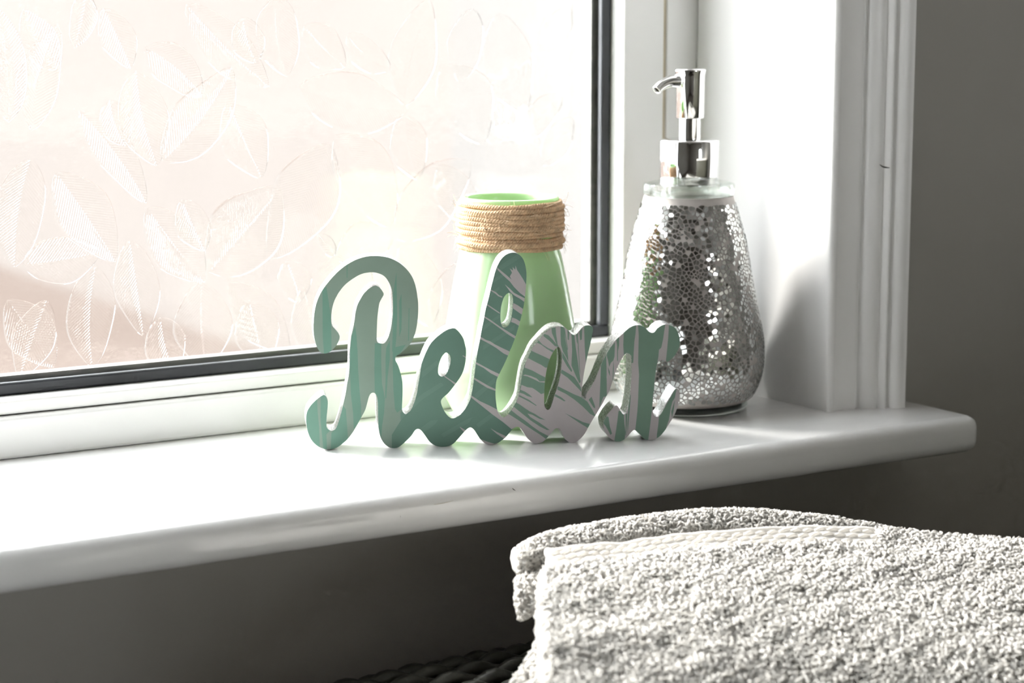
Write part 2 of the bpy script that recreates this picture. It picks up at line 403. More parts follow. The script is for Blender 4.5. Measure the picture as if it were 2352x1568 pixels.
SIGN_PRINT = [
 (3,[(38.42,15.96),(42.93,22.63),(46.41,40.6),(52.08,56.2),(64.39,66.01),(72.88,65.83),(75.67,104.83),(111.89,104.23),(111.97,72.86),(91.91,14.89),(99.17,5.08),(98.04,-8.65),(32.64,-6.59),(32.76,7.05)]),
 (1,[(-1.64,82.35),(0.38,84.15),(1.37,76.78),(2.37,69.41),(2.59,58.33),(2.46,48.71),(-1.19,48.8),(-1.78,58.43)]),
 (1,[(12.62,58.1),(14.69,63.6),(15.36,58.04),(15.61,48.02),(11.22,48.13)]),
 (1,[(34.06,79.8),(35.81,90.82),(35.9,79.77),(35.99,68.68),(35.53,57.58),(34.73,50.16),(33.26,50.2),(33.72,61.33)]),
 (1,[(37.15,76.05),(38.28,79.72),(38.37,68.63),(38.13,61.23),(37,57.54)]),
 (1,[(10.7,95.68),(11.25,96.03),(11.04,88.34),(10.68,88.35)]),
 (1,[(41.89,72.26),(42.26,72.25),(41.95,55.57),(41.47,55.58)]),
 (1,[(11.28,52.67),(15.67,52.57),(15.91,41.42),(16.52,30.23),(17.17,22.74),(17.28,16.38),(13.35,10.49),(13.08,19.12),(12.09,28.48),(11.83,37.81)]),
 (1,[(24.48,54.59),(27.78,54.51),(27.69,44.85),(27.95,33.66),(29.36,26.15),(28.92,18.67),(27.74,11.2),(27.31,5.19),(25.54,13.14),(25.67,26.25),(24.24,30.03),(24.16,41.22)]),
 (1,[(30.33,52.22),(32.2,55.89),(32.12,46.6),(30.93,37.32),(30.09,26.13),(29.54,26.14),(29.83,37.35),(29.91,46.66)]),
 (1,[(33.64,52.14),(40.28,53.47),(37.3,49.08),(34.7,46.91),(36.5,42.4),(38.66,34.88),(38.54,20.65),(35.57,18.48),(34.47,20.39),(33.82,29.77),(33.54,40.98)]),
 (1,[(-11.09,19.8),(-6.62,25.64),(-5.14,27.09),(-4.88,19.62),(-4.25,12.13),(-4.04,0.88),(-7.66,3.99),(-10.51,9.32)]),
 (1,[(-3.3,27.78),(-1.09,28.84),(0.31,24.7),(-0.56,13.89),(1.22,10.1),(-0.64,8.28),(-0.38,0.02),(-2.22,0.07),(-3.47,15.85)]),
 (1,[(7.99,23),(9.43,21.09),(10.35,5.33),(5.89,1.7),(1.45,-0.04),(1.94,8.95),(4.55,11.87),(6.06,15.57)]),
 (5,[(37.32,18.43),(48.5,27.88),(58.17,33.62),(59.65,32.08),(48.48,24.88),(37.29,14.68)]),
 (5,[(58.03,6.54),(70.74,13.72),(74.48,15.12),(72.6,12.16),(59.51,4.98)]),
 (5,[(40.92,5.54),(52.86,13.85),(56.58,14.12),(55.08,11.91),(43.14,3.59)]),
 (5,[(48.57,39.48),(56.01,44.9),(57.11,43),(48.55,36.12)]),
 (5,[(75.63,27.15),(85.73,35.16),(86.1,32.89),(76,24.13)]),
 (5,[(76.34,11.29),(88.71,20.01),(89.46,18.1),(77.46,9.37)]),
 (5,[(85.19,86.2),(90.39,89.06),(91.13,87.94),(84.82,83.98)]),
 (5,[(78.46,61.07),(88.52,68.3),(89.63,66.78),(86.65,65.36),(78.46,58.46)]),
 (5,[(82.96,78.82),(88.16,82.43),(88.53,80.94),(82.95,76.6)]),
 (5,[(88.17,92.8),(97.82,98.92),(100.05,97.4),(88.91,90.57)]),
 (5,[(79.93,52.07),(96.34,62.53),(95.97,59.93),(79.93,49.83)]),
 (2,[(87.06,92.27),(87.43,90.97),(90.39,87.95),(93.73,84.92),(95.97,81.91),(98.95,78.88),(101.93,76.58),(102.67,82.15),(100.62,85.9),(98.94,88.53),(97.45,90.78),(96.71,93.02),(96.52,90.8),(95.22,92.31),(95.41,90.45),(93.74,91.59),(94.85,89.35),(93.73,87.52),(94.66,85.83),(91.88,88.29),(88.91,90.76)]),
 (2,[(91.13,83.49),(93.73,81.21),(95.97,78.94),(98.2,77.78),(101.56,76.03),(101.19,74.18),(98.95,75.9),(96.34,77.44),(94.11,79.34)]),
 (2,[(83.7,81.04),(86.67,79.49),(88.15,77.98),(90.01,77.2),(89.64,76.65),(87.78,77.43),(86.3,78.76),(83.7,80.48)]),
 (2,[(81.83,73.65),(85.17,71.35),(88.7,68.85),(88.52,68.37),(85.17,70.6),(81.83,72.98)]),
 (2,[(95.59,73.74),(97.83,72.57),(101,70.27),(100.45,67.3),(97.83,69.22),(95.22,71.14)]),
 (2,[(95.04,66.29),(97.09,65.5),(99.33,63.96),(98.77,61.73),(96.34,63.28),(94.29,64.07)]),
 (2,[(80.52,67.35),(83.68,65.42),(88.88,61.58),(92.61,59.26),(97.09,56.35),(96.53,55.24),(92.61,57.76),(88.14,61.22),(83.68,64.49),(80.34,66.8)]),
 (2,[(78.27,56.97),(81.43,55.03),(83.66,54.23),(85.89,52.68),(89.62,50.72),(94.48,48.36),(93.73,46.13),(90.37,47.89),(86.64,50.79),(82.91,53.12),(78.27,55.66)]),
 (2,[(75.68,44.04),(79.4,41.89),(83.87,39.34),(89.1,36.76),(87.6,35.67),(83.87,37.65),(80.14,40.56),(75.68,42.92)]),
 (2,[(75.28,35.61),(78.64,33.65),(82.74,31.1),(86.85,29.11),(86.85,28.17),(81.99,30.18),(78.63,32.34),(75.28,34.68)]),
 (2,[(73.58,26.53),(78.24,23.31),(83.09,20.92),(87.4,18.53),(90.58,14.66),(93.21,16.1),(97.72,11.81),(102.99,8.24),(108.27,5.05),(109.42,-1.07),(103.75,-0.14),(101.49,4.11),(98.85,9.12),(96.97,9.56),(94.71,8.11),(90.2,12.03),(84.96,15.96),(79.35,20.64),(73.76,25.32)]),
 (2,[(83.64,9),(87.2,6.81),(92.83,3.99),(91.32,2.89),(86.82,6.06)]),
 (2,[(78.19,3.48),(81.94,2.04),(85.69,0.79),(87.57,1.49),(84.18,-0.69),(80.81,-0.2)]),
 (2,[(59.86,37.14),(63.37,34.61),(66.34,32.66),(65.59,31.93),(63,34.24),(59.86,36.5)]),
 (2,[(69.56,47.37),(71.3,46.32),(71.04,45.95),(69.37,47)]),
 (2,[(67.74,10.22),(71.1,8.12),(69.97,7.32),(68.11,9.45)]),
 (2,[(91.91,14.89),(96.9,21.14),(99.61,30.17),(102.53,45.99),(105.9,59.47),(116.06,66.02),(191.33,71.22),(192.47,-11.62),(98.04,-8.65),(99.17,5.08)]),
 (4,[(101.15,40.33),(105.46,38.53),(109.22,36.37),(112.61,34.58),(112.62,32.88),(109.23,32.78),(107.72,34.33),(104.72,35.73),(101.71,36.56),(100.59,36.21),(100.4,37.91)]),
 (4,[(99.84,36.23),(102.84,35.59),(106.22,33.99),(109.23,32.41),(112.62,31.94),(111.88,26.67),(110,26.16),(107.73,27.92),(105.48,29.49),(102.85,29.93),(99.09,31.54)]),
 (4,[(103.76,49.47),(107.7,47.5),(111.08,45.92),(114.65,44.14),(114.29,39.82),(112.22,39.87),(109.96,41.43),(106.96,43.01),(102.64,45.37)]),
 (4,[(108.25,54.62),(110.69,51.94),(113.7,49.99),(116.52,48.79),(116.15,47.67),(112.95,49.63),(109.94,51.95),(107.13,53.33)]),
 (4,[(110.68,57.75),(113.68,56.74),(115.94,54.44),(118.01,51.76),(118.58,50.62),(117.08,51.03),(114.44,53.72),(111.43,56.04)]),
 (4,[(115.36,60.27),(117.42,60.78),(117.81,56.65),(118.58,51.75),(119.34,50.23),(118.39,50.63),(116.69,55.17),(115.55,57.83)]),
 (4,[(120.05,61.28),(121.74,60.87),(122.52,54.66),(123.67,48.62),(124.26,42.58),(123.12,44.87),(121.22,48.31),(120.27,51.71),(120.07,56.6)]),
 (4,[(122.12,60.68),(123.93,49.37),(123.67,48.62),(122.9,53.9),(121.82,59.18)]),
 (4,[(123.63,59.52),(124.65,58.18),(124.4,53.87),(123.83,54.26)]),
 (4,[(125.7,57.22),(127.21,56.81),(128,50.02),(129.16,42.46),(130.65,31.85),(129.97,31.3),(128.07,35.32),(125.78,40.66),(126.12,48.56)]),
 (4,[(128.15,56.79),(129.09,57.52),(129.12,51.5),(128.55,53.02)]),
 (4,[(129.84,58.25),(131.34,60.1),(131.18,54.09),(130.24,53.73)]),
 (4,[(129.29,55.64),(129.71,46.22),(130.52,35.63),(129.94,38.67),(129.13,50)]),
 (4,[(132.27,61.2),(137.17,61.47),(137.2,56.58),(135.91,51.34),(134.43,46.1),(133.33,41.23),(132.71,49.91)]),
 (4,[(121.04,47.93),(122.74,44.88),(124.64,41.07),(126.24,38.01),(125.79,37.19),(123.52,40.34),(120.94,44.93)]),
 (4,[(120.69,38.71),(124.28,36.55),(127.31,34.58),(129.22,31.89),(130.74,29.2),(131.13,26.72),(127.33,30.8),(123.92,34.29),(120.32,36.84)]),
 (4,[(118.65,30.08),(122.81,27.89),(127.36,25.5),(131.15,23.88),(134.19,21.52),(136.87,17.27),(138.79,13.41),(135.74,15.02),(131.93,18.93),(127.37,22.85),(122.82,26),(118.47,28.2)]),
 (4,[(117.34,25.96),(120.56,24.17),(122.83,22.21),(122.08,22.04),(119.43,23.63),(117.16,24.83)]),
 (4,[(99.09,28.78),(101.72,27.58),(103.98,26.01),(105.48,24.46),(102.85,25.29),(100.97,26.47),(98.64,27.29)]),
 (4,[(98.64,25.97),(103.6,23.38),(107.75,20.24),(107.37,20.06),(103.23,22.63),(98.42,25.22)]),
 (4,[(96.09,22.64),(99.1,20.85),(101.73,18.89),(103.99,17.31),(107,15.71),(109.27,14.13),(112.29,12.53),(109.27,13.18),(105.5,15.38),(102.86,16.21),(104.37,14.27),(109.27,11.1),(114.57,7.14),(113.06,7.19),(109.28,9.2),(104.75,12.37),(100.98,15.5),(97.22,18.64),(94.97,20.59)]),
 (4,[(92.34,16.69),(94.4,18.15),(97.97,15.21),(101.74,12.45),(105.51,9.31),(109.28,6.54),(114.01,3.93),(112.69,2.44),(109.29,5.02),(106.26,7.01),(101.74,10.18),(97.97,12.94)]),
 (4,[(122.48,15.84),(127.41,13.24),(131.97,10.82),(136.16,9.56),(135.03,7.31),(130.08,10.5),(125.52,13.67)]),
 (4,[(144.9,48.07),(148.56,52.27),(148.31,44.62),(147.71,42.79),(146.48,41.6),(145.58,39.47),(144.94,42.86),(144.15,45.64)]),
 (4,[(149.16,53.79),(150.69,54.97),(150.72,50.69),(150.13,47.64),(150.17,42.12),(149.71,42.74),(149.65,50.1)]),
 (4,[(153.13,57.67),(159.56,61.5),(159.29,56.61),(158.71,52.34),(158.45,47.44),(158.2,41.31),(157.27,41.02),(157.24,45.02),(154.76,46.61),(153.23,45.42),(152.88,50.64)]),
 (4,[(160.48,61.48),(164.5,59.56),(167.92,57.03),(170.68,59.11),(174.98,61.47),(174.41,57.5),(173.84,53.22),(172.96,48.94),(171.73,47.74),(171.46,44.06),(170.29,37.93),(169.58,31.78),(169.18,25.62),(168.59,23.16),(160.99,23.36),(161.34,35.08),(160.82,41.24),(160.89,50.45),(161,55.35)]),
 (4,[(176.84,61.43),(183.09,56.69),(183.79,49.91),(180.14,43.84),(175.84,40.87),(175.51,42.11),(176.06,48.25),(176.6,54.99)]),
 (4,[(141.41,41.11),(143.99,45.95),(144.22,35.51),(144.45,24.43),(143.53,23.84),(141.37,23.89)]),
 (4,[(144.81,39.49),(145.9,37.01),(146.07,34.54),(145.29,36.41)]),
 (4,[(147.86,43.1),(148.05,38.49),(147.64,31.43),(147.42,31.43),(147.58,38.5)]),
 (4,[(161.13,24.59),(168.88,24.38),(168.35,16.34),(167.21,5.83),(166.49,-0.06),(163.22,0.97),(159.6,5.74),(160.6,15.32)]),
 (4,[(141.26,40.49),(144.18,40.42),(144.43,27.19),(142.3,22.93),(140.48,18.05),(140.88,28.21)]),
 (4,[(134.91,22.52),(136.44,24.02),(138.32,19.03),(138.33,17.8),(137.4,18.44)]),
 (4,[(142.39,10.27),(144.53,13.61),(145.46,12.97),(146.11,8.31),(147.37,4.24),(146.45,3.65),(145.2,6.16),(143.94,8.37)]),
 (4,[(150.69,16.22),(151.92,16.19),(153.49,14.28),(153.84,9.32),(154.49,4.65),(153.91,0.63),(150.82,-0.52),(148.49,-0.14),(149.53,6.35),(150.11,10.98)]),
 (4,[(154.41,14.26),(155.34,14.85),(154.82,3.09),(154.57,3.1)]),
 (4,[(155.92,18.55),(156.8,24.7),(157.11,24.08),(156.56,16.67),(156,9.26),(155.59,3.38),(155.39,9.28)]),
 (4,[(172.11,12.83),(174.87,16.78),(180.35,26.54),(181.28,27.14),(180.41,22.21),(179.18,20.38),(178.29,16.69),(177.43,10.81),(175.62,5.27),(171,0.43),(171.13,3.22),(171.85,8.8)]),
 (4,[(179.97,19.74),(180.42,20.97),(179.86,15.4),(178.97,11.7),(178.62,15.13)])]
LEAVES = [(0.3767,0.1609,0.3916,0.2115,0.0088),(0.3651,0.1656,0.3609,0.2201,0.0079),(0.4080,0.2309,0.4006,0.2039,0.0058),(0.4340,0.1901,0.4438,0.1430,0.0114),(0.3756,0.1468,0.3659,0.0951,0.0111),(0.3887,0.1392,0.4179,0.0940,0.0117),(0.4023,0.1703,0.4357,0.1239,0.0081),(0.3697,0.0933,0.4096,0.0968,0.0103),(0.4087,0.0896,0.4054,0.0394,0.0109),(0.4380,0.1185,0.4680,0.0791,0.0111),(0.4278,0.1021,0.4337,0.0537,0.0101),(0.4679,0.0773,0.4694,0.0318,0.0136),(0.4839,0.0757,0.5175,0.0371,0.0104),(0.4723,0.0824,0.5130,0.1237,0.0169),(0.4472,0.1428,0.4864,0.1884,0.0124),(0.4392,0.2019,0.4691,0.1776,0.0091),(0.4629,0.2242,0.5074,0.1825,0.0102),(0.4858,0.1723,0.5036,0.1335,0.0112),(0.5279,0.1797,0.5916,0.1662,0.0134),(0.5925,0.1674,0.6082,0.2238,0.0117),(0.6178,0.1898,0.6435,0.1474,0.0143),(0.6552,0.2187,0.6717,0.1640,0.0135),(0.6726,0.1476,0.6969,0.1696,0.0076),(0.5500,0.1530,0.5821,0.1033,0.0140),(0.5459,0.1484,0.5106,0.0905,0.0157),(0.5919,0.1633,0.6005,0.1281,0.0098),(0.5876,0.0931,0.6333,0.1329,0.0143),(0.5490,0.0857,0.5834,0.0946,0.0107),(0.5477,0.0858,0.5385,0.0984,0.0034),(0.5918,0.0904,0.6084,0.0444,0.0124),(0.6849,0.1307,0.7045,0.1567,0.0076),(0.5574,0.2074,0.5830,0.1892,0.0072),(0.5158,0.2286,0.5202,0.1880,0.0108),(0.3610,0.0753,0.3829,0.0407,0.0103),(0.3817,0.0738,0.3665,0.0365,0.0090),(0.4958,0.0653,0.5042,0.0298,0.0104),(0.4438,0.0599,0.4504,0.0311,0.0097),(0.5287,0.0701,0.5373,0.0256,0.0101),(0.4171,0.2221,0.4305,0.1931,0.0076),(0.4951,0.2172,0.5023,0.1941,0.0079),(0.5311,0.2123,0.5545,0.1909,0.0090),(0.6379,0.2213,0.6292,0.1823,0.0094),(0.6670,0.1214,0.6492,0.0870,0.0111),(0.6147,0.1336,0.6404,0.1026,0.0099),(0.6847,0.1962,0.7027,0.2210,0.0076),(0.5667,0.0821,0.5525,0.0440,0.0112),(0.5183,0.0853,0.5259,0.0631,0.0081),(0.6700,0.0857,0.6974,0.0478,0.0102),(0.3905,0.1915,0.3755,0.2201,0.0075),(0.4192,0.1754,0.4269,0.1527,0.0068),(0.4578,0.1217,0.4696,0.0954,0.0079),(0.6345,0.0778,0.6141,0.0389,0.0110)]
TOWEL_TOP = [
 [(0.5020,0.7810,-0.0129),(0.5452,0.7780,-0.0130),(0.5991,0.7684,-0.0129),(0.6499,0.7520,-0.0153),(0.6952,0.7279,-0.0194),(0.7379,0.7007,-0.0230),(0.7791,0.6724,-0.0253)],
 [(0.4847,0.7554,-0.0162),(0.5275,0.7525,-0.0167),(0.5801,0.7437,-0.0170),(0.6295,0.7281,-0.0195),(0.6736,0.7047,-0.0237),(0.7161,0.6794,-0.0275),(0.7561,0.6518,-0.0297)],
 [(0.4669,0.7283,-0.0221),(0.5090,0.7259,-0.0231),(0.5602,0.7178,-0.0238),(0.6083,0.7029,-0.0266),(0.6511,0.6804,-0.0307),(0.6934,0.6570,-0.0349),(0.7322,0.6302,-0.0370)],
 [(0.4506,0.7002,-0.0287),(0.4904,0.6991,-0.0302),(0.5403,0.6918,-0.0314),(0.5870,0.6777,-0.0345),(0.6285,0.6560,-0.0385),(0.6706,0.6345,-0.0432),(0.7082,0.6085,-0.0451)],
 [(0.4360,0.6756,-0.0371),(0.4740,0.6754,-0.0391),(0.5227,0.6688,-0.0409),(0.5683,0.6554,-0.0442),(0.6085,0.6344,-0.0483),(0.6505,0.6145,-0.0533),(0.6870,0.5892,-0.0552)],
 [(0.4229,0.6540,-0.0490),(0.4596,0.6546,-0.0516),(0.5072,0.6485,-0.0540),(0.5518,0.6356,-0.0577),(0.5911,0.6152,-0.0617),(0.6329,0.5967,-0.0672),(0.6685,0.5720,-0.0690)],
 [(0.4144,0.6402,-0.0683),(0.4504,0.6411,-0.0715),(0.4974,0.6352,-0.0746),(0.5414,0.6226,-0.0786),(0.5801,0.6026,-0.0828),(0.6219,0.5849,-0.0887),(0.6569,0.5604,-0.0903)]]
TOWEL_UNDER = [
 [(0.5040,0.8017,-0.0228),(0.5120,0.8020,-0.0266),(0.5362,0.7994,-0.0242),(0.5675,0.7922,-0.0224),(0.5962,0.7841,-0.0216),(0.6260,0.7699,-0.0242),(0.6540,0.7564,-0.0288),(0.6821,0.7425,-0.0355),(0.7198,0.7237,-0.0429)],
 [(0.5032,0.8005,-0.0192),(0.5115,0.8012,-0.0199),(0.5356,0.7986,-0.0174),(0.5668,0.7915,-0.0156),(0.5956,0.7834,-0.0148),(0.6253,0.7693,-0.0173),(0.6533,0.7558,-0.0219),(0.6814,0.7419,-0.0285),(0.7190,0.7232,-0.0359)],
 [(0.5052,0.8066,-0.0182),(0.5150,0.8068,-0.0164),(0.5393,0.8042,-0.0138),(0.5707,0.7970,-0.0119),(0.5996,0.7888,-0.0110),(0.6294,0.7745,-0.0136),(0.6576,0.7610,-0.0182),(0.6858,0.7470,-0.0248),(0.7236,0.7281,-0.0321)],
 [(0.5084,0.8117,-0.0186),(0.5184,0.8120,-0.0156),(0.5428,0.8093,-0.0129),(0.5743,0.8021,-0.0110),(0.6033,0.7938,-0.0100),(0.6333,0.7794,-0.0126),(0.6617,0.7658,-0.0172),(0.6900,0.7517,-0.0239),(0.7281,0.7327,-0.0312)],
 [(0.5176,0.8265,-0.0237),(0.5277,0.8266,-0.0212),(0.5524,0.8237,-0.0185),(0.5844,0.8162,-0.0165),(0.6139,0.8076,-0.0155),(0.6444,0.7930,-0.0181),(0.6732,0.7790,-0.0228),(0.7020,0.7647,-0.0295),(0.7406,0.7453,-0.0370)],
 [(0.5257,0.8393,-0.0302),(0.5357,0.8391,-0.0301),(0.5607,0.8360,-0.0273),(0.5931,0.8282,-0.0252),(0.6229,0.8194,-0.0243),(0.6539,0.8045,-0.0269),(0.6831,0.7903,-0.0317),(0.7123,0.7757,-0.0385),(0.7514,0.7559,-0.0461)],
 [(0.5324,0.8469,-0.0376),(0.5407,0.8469,-0.0421),(0.5659,0.8436,-0.0393),(0.5986,0.8357,-0.0373),(0.6287,0.8267,-0.0364),(0.6599,0.8116,-0.0391),(0.6894,0.7972,-0.0439),(0.7188,0.7824,-0.0509),(0.7584,0.7624,-0.0586)]]
TOWEL_SECOND = [
 [(0.5136,0.8185,-0.0286),(0.5176,0.8164,-0.0266),(0.5304,0.8086,-0.0256),(0.5508,0.7962,-0.0247)],
 [(0.5000,0.8005,-0.0296),(0.5056,0.7974,-0.0277),(0.5181,0.7898,-0.0267),(0.5380,0.7777,-0.0258)],
 [(0.4953,0.7929,-0.0351),(0.5008,0.7898,-0.0332),(0.5132,0.7823,-0.0322),(0.5330,0.7702,-0.0313)],
 [(0.4951,0.7891,-0.0431),(0.4991,0.7870,-0.0412),(0.5114,0.7795,-0.0402),(0.5311,0.7675,-0.0393)]]
TOWEL_LOWER = [
 [(0.4978,0.7768,-0.0488),(0.5037,0.7677,-0.0460),(0.5232,0.7558,-0.0450)],
 [(0.4839,0.7665,-0.0542),(0.4907,0.7512,-0.0503),(0.5086,0.7347,-0.0469)],
 [(0.4720,0.7606,-0.0617),(0.4803,0.7385,-0.0570),(0.4939,0.7132,-0.0519)],
 [(0.4640,0.7575,-0.0725),(0.4723,0.7295,-0.0678),(0.4872,0.7033,-0.0628)]]
# ------------------------------------------------------------------ room shell
WALL_Y = 0.927
bm = bmesh.new()
ox0, ox1, oz0, oz1 = -0.44, 0.80, -0.022, 1.10
for lo, hi in (((-1.5, WALL_Y, -0.95), (ox0, 1.16, 1.5)), ((ox1, WALL_Y, -0.95), (1.35, 1.16, 1.5)),
               ((ox0, WALL_Y, -0.95), (ox1, 1.16, oz0)), ((ox0, WALL_Y, oz1), (ox1, 1.16, 1.5))):
    box_bm(bm, lo, hi)
tag(link('wall_front', bm_mesh('wall_front', bm), M['wall']), 'taupe painted wall below and beside the window', 'wall', kind='structure')
tag(boxes('floor', [((-1.5, -2.0, -1.0), (1.35, 1.16, -0.95))], M['floor']), 'dark vinyl floor of the bathroom', 'floor', kind='structure')
tag(boxes('ceiling', [((-1.5, -2.0, 1.5), (1.35, 1.16, 1.55))], M['ceiling']), 'white ceiling of the bathroom', 'ceiling', kind='structure')
tag(boxes('wall_right', [((1.35, -2.0, -0.95), (1.45, 1.16, 1.5))], M['room']), 'plain side wall right of the window', 'wall', kind='structure')
tag(boxes('wall_left', [((-1.6, -2.0, -0.95), (-1.5, 1.16, -0.3)), ((-1.6, -2.0, 1.35), (-1.5, 1.16, 1.5)), ((-1.6, -2.0, -0.3), (-1.5, 0.73, 1.35)), ((-1.6, 0.86, -0.3), (-1.5, 1.16, 1.35))], M['room']), 'side wall with the second window opening of the room', 'wall', kind='structure')
# rear wall with the doorway standing open
tag(boxes('wall_back', [((1.26, -2.1, -0.95), (1.35, -2.0, 1.5)), ((-1.5, -2.1, -0.95), (0.82, -2.0, 1.5)), ((0.82, -2.1, 0.80), (1.26, -2.0, 1.5))], M['room']), 'rear wall of the bathroom with an open doorway', 'wall', kind='structure')

# unseen cabinet added beside the camera to keep doorway light off the lower wall
light_blocker = empty('added_shade_cabinet', (0.98, 0.0, -0.95))
tag(light_blocker, 'added unseen dark cabinet that shades the lower right wall from the doorway', 'cabinet')
boxes('carcass', [((-0.36, -0.22, 0.06), (0.36, 0.22, 1.05))], M['wicker'], light_blocker, 0.003)
boxes('worktop', [((-0.375, -0.24, 1.05), (0.368, 0.24, 1.08))], M['room'], light_blocker, 0.004)
boxes('plinth', [((-0.34, -0.20, 0.0), (0.36, 0.20, 0.06))], M['wicker'], light_blocker)
for k in (-1, 1):
    d = boxes('door', [((-0.375, k * 0.11 - 0.105, 0.08), (-0.361, k * 0.11 + 0.105, 1.0))], M['wicker'], light_blocker, 0.003)
    boxes('handle', [((-0.392, k * 0.02 - 0.004, 0.72), (-0.374, k * 0.02 + 0.004, 0.86))], M['chrome'], d, 0.002)

# ------------------------------------------------------------------ window sill
def sill_mesh():
    plan = [(-0.62, 0.865), (0.8415, 0.865), (0.8415, WALL_Y), (0.778, WALL_Y), (0.778, 1.045), (-0.41, 1.045), (-0.41, WALL_Y), (-0.62, WALL_Y)]
    bm = bmesh.new()
    a = [bm.verts.new((x, y, -0.0205)) for x, y in plan]
    b = [bm.verts.new((x, y, 0.0)) for x, y in plan]
    bm.faces.new(a[::-1]); bm.faces.new(b)
    n = len(plan)
    for i in range(n):
        bm.faces.new((a[i], a[(i + 1) % n], b[(i + 1) % n], b[i]))
    ed = []
    for e in bm.edges:
        c = [v.co for v in e.verts]
        front = all(abs(p.y - 0.865) < 1e-5 for p in c)
        right = all(abs(p.x - 0.8415) < 1e-5 for p in c)
        if (front or right) and not (abs(c[0].z - c[1].z) > 1e-5):
            ed.append(e)
        elif front and right:
            ed.append(e)
    bmesh.ops.bevel(bm, geom=ed, offset=0.0068, segments=7, affect='EDGES', profile=0.5, clamp_overlap=True)
    return bm_mesh('trim_sill', bm)
me = sill_mesh()
sill = link('trim_1', me, M['sill'], smooth=True)
me.set_sharp_from_angle(angle=math.radians(35))
tag(sill, 'white gloss painted window sill board with rounded nosing', 'window sill', kind='structure')

# small chips and scratches in the nosing paint
def scratch(name, pts, r, mat, parent):
    P = np.array([catmull(pts, 5, False)])
    k = P.shape[1]
    R = r * np.sin(np.linspace(0.15, math.pi - 0.15, k))[None]
    vs, fs = tube_arrays(P, R, 5)
    return link(name, np_mesh(name, vs, fs), mat, parent)
scratch('paint_chip', [(0.5367, 0.8668, -0.0030), (0.5372, 0.8655, -0.0045), (0.5386, 0.8652, -0.0055)], 0.00022, M['mark'], sill)
scratch('paint_chip', [(0.4915, 0.8651, -0.0066), (0.498, 0.8650, -0.0065), (0.5041, 0.8651, -0.0060)], 0.00012, M['caulk'], sill)
scratch('paint_chip', [(0.4753, 0.8651, -0.0090), (0.4754, 0.8651, -0.0111)], 0.00014, M['mark'], sill)

# ------------------------------------------------------------------ reveal linings and architrave
def lining(name, poly, z0, z1, label):
    return tag(prism(name, poly, z0, z1, M['trim']), label, 'window reveal', kind='structure')
lining('trim_2', [(0.7745, WALL_Y - 0.004), (0.7740, 1.041), (0.82, 1.041), (0.82, WALL_Y - 0.004)], 0.0, 1.06, 'white painted window reveal behind the soap dispenser')
lining('trim_3', [(-0.42, WALL_Y - 0.004), (-0.405, 1.041), (-0.46, 1.041), (-0.46, WALL_Y - 0.004)], 0.0, 1.06, 'white painted window reveal at the far side of the window')
tag(boxes('trim_4', [((-0.46, WALL_Y - 0.004, 1.06), (0.82, 1.041, 1.10))], M['trim']), 'white painted head lining over the window', 'window reveal', kind='structure')

def architrave_profile():
    # across (0 at the reveal edge) and projection from the wall plane
    return [(0.0, 0.0), (0.0, 0.0065), (0.0010, 0.0092), (0.0035, 0.0100), (0.0065, 0.0092), (0.0140, 0.0098), (0.0195, 0.0105),
            (0.0205, 0.0088), (0.0222, 0.0086), (0.0234, 0.0120), (0.0262, 0.0142), (0.0298, 0.0150), (0.0322, 0.0142), (0.0330, 0.0158),
            (0.0345, 0.0182), (0.0360, 0.0176), (0.0372, 0.0160), (0.0385, 0.0188), (0.0410, 0.0208), (0.0455, 0.0212), (0.0472, 0.0196), (0.0478, 0.0)]
pr = catmull(architrave_profile(), 3, False)
tr5 = prism('trim_5', [(0.7745 + u, WALL_Y - v) for u, v in pr], 0.0, 1.07, M['trim'])
tr5.data.polygons.foreach_set('use_smooth', [True] * len(tr5.data.polygons)); tr5.data.set_sharp_from_angle(angle=math.radians(50))
tag(tr5, 'moulded white architrave standing at the right end of the sill', 'window trim', kind='structure')
scratch('scuff_mark', [(0.8010, 0.9092, 0.1372), (0.8030, 0.9088, 0.1359), (0.8052, 0.9082, 0.1354), (0.8068, 0.9072, 0.1352)], 0.0004, M['mark'], tr5)
tr6 = prism('trim_6', [(-0.42 - u, WALL_Y - v) for u, v in pr], 0.0, 1.07, M['trim'])
tag(tr6, 'moulded white architrave at the far left end of the sill', 'window trim', kind='structure')
tr7 = boxes('trim_7', [((-0.47, WALL_Y - 0.016, 1.07), (0.825, WALL_Y, 1.12))], M['trim'], bevel=0.003)
tag(tr7, 'white head architrave over the window', 'window trim', kind='structure')

# ------------------------------------------------------------------ window
win = empty('window_1', (0.2, 1.06, 0.0))
tag(win, 'double glazed window with white frame and leaf patterned glass', 'window', kind='structure')
WO = np.array((0.2, 1.06, 0.0))
def wbox(name, lst, mat, parent, bevel=0.0, seg=2):
    return boxes(name, [(tuple(np.array(a) - WO), tuple(np.array(b) - WO)) for a, b in lst], mat, parent, bevel, seg)
XL, XR, ZT = -0.375, 0.7212, 1.02
wbox('outer_frame', [((-0.41, 1.0365, 0.0), (0.7740, 1.084, 0.0215))], M['frame'], win, 0.0018, 3)
wbox('outer_frame', [((0.7520, 1.0415, 0.0215), (0.7800, 1.084, 1.06))], M['frame'], win, 0.001)
wbox('outer_frame', [((-0.41, 1.0415, 0.0215), (-0.402, 1.084, 1.06))], M['frame'], win, 0.001)
wbox('outer_frame', [((-0.41, 1.0415, 1.05), (0.7740, 1.084, 1.06))], M['frame'], win, 0.001)
wbox('sash_rail', [((-0.40, 1.0405, 0.0220), (0.7495, 1.082, 0.0292))], M['frame'], win, 0.0012, 3)
wbox('sash_rail', [((-0.40, 1.0405, ZT), (0.7495, 1.082, 1.049))], M['frame'], win, 0.0012, 3)
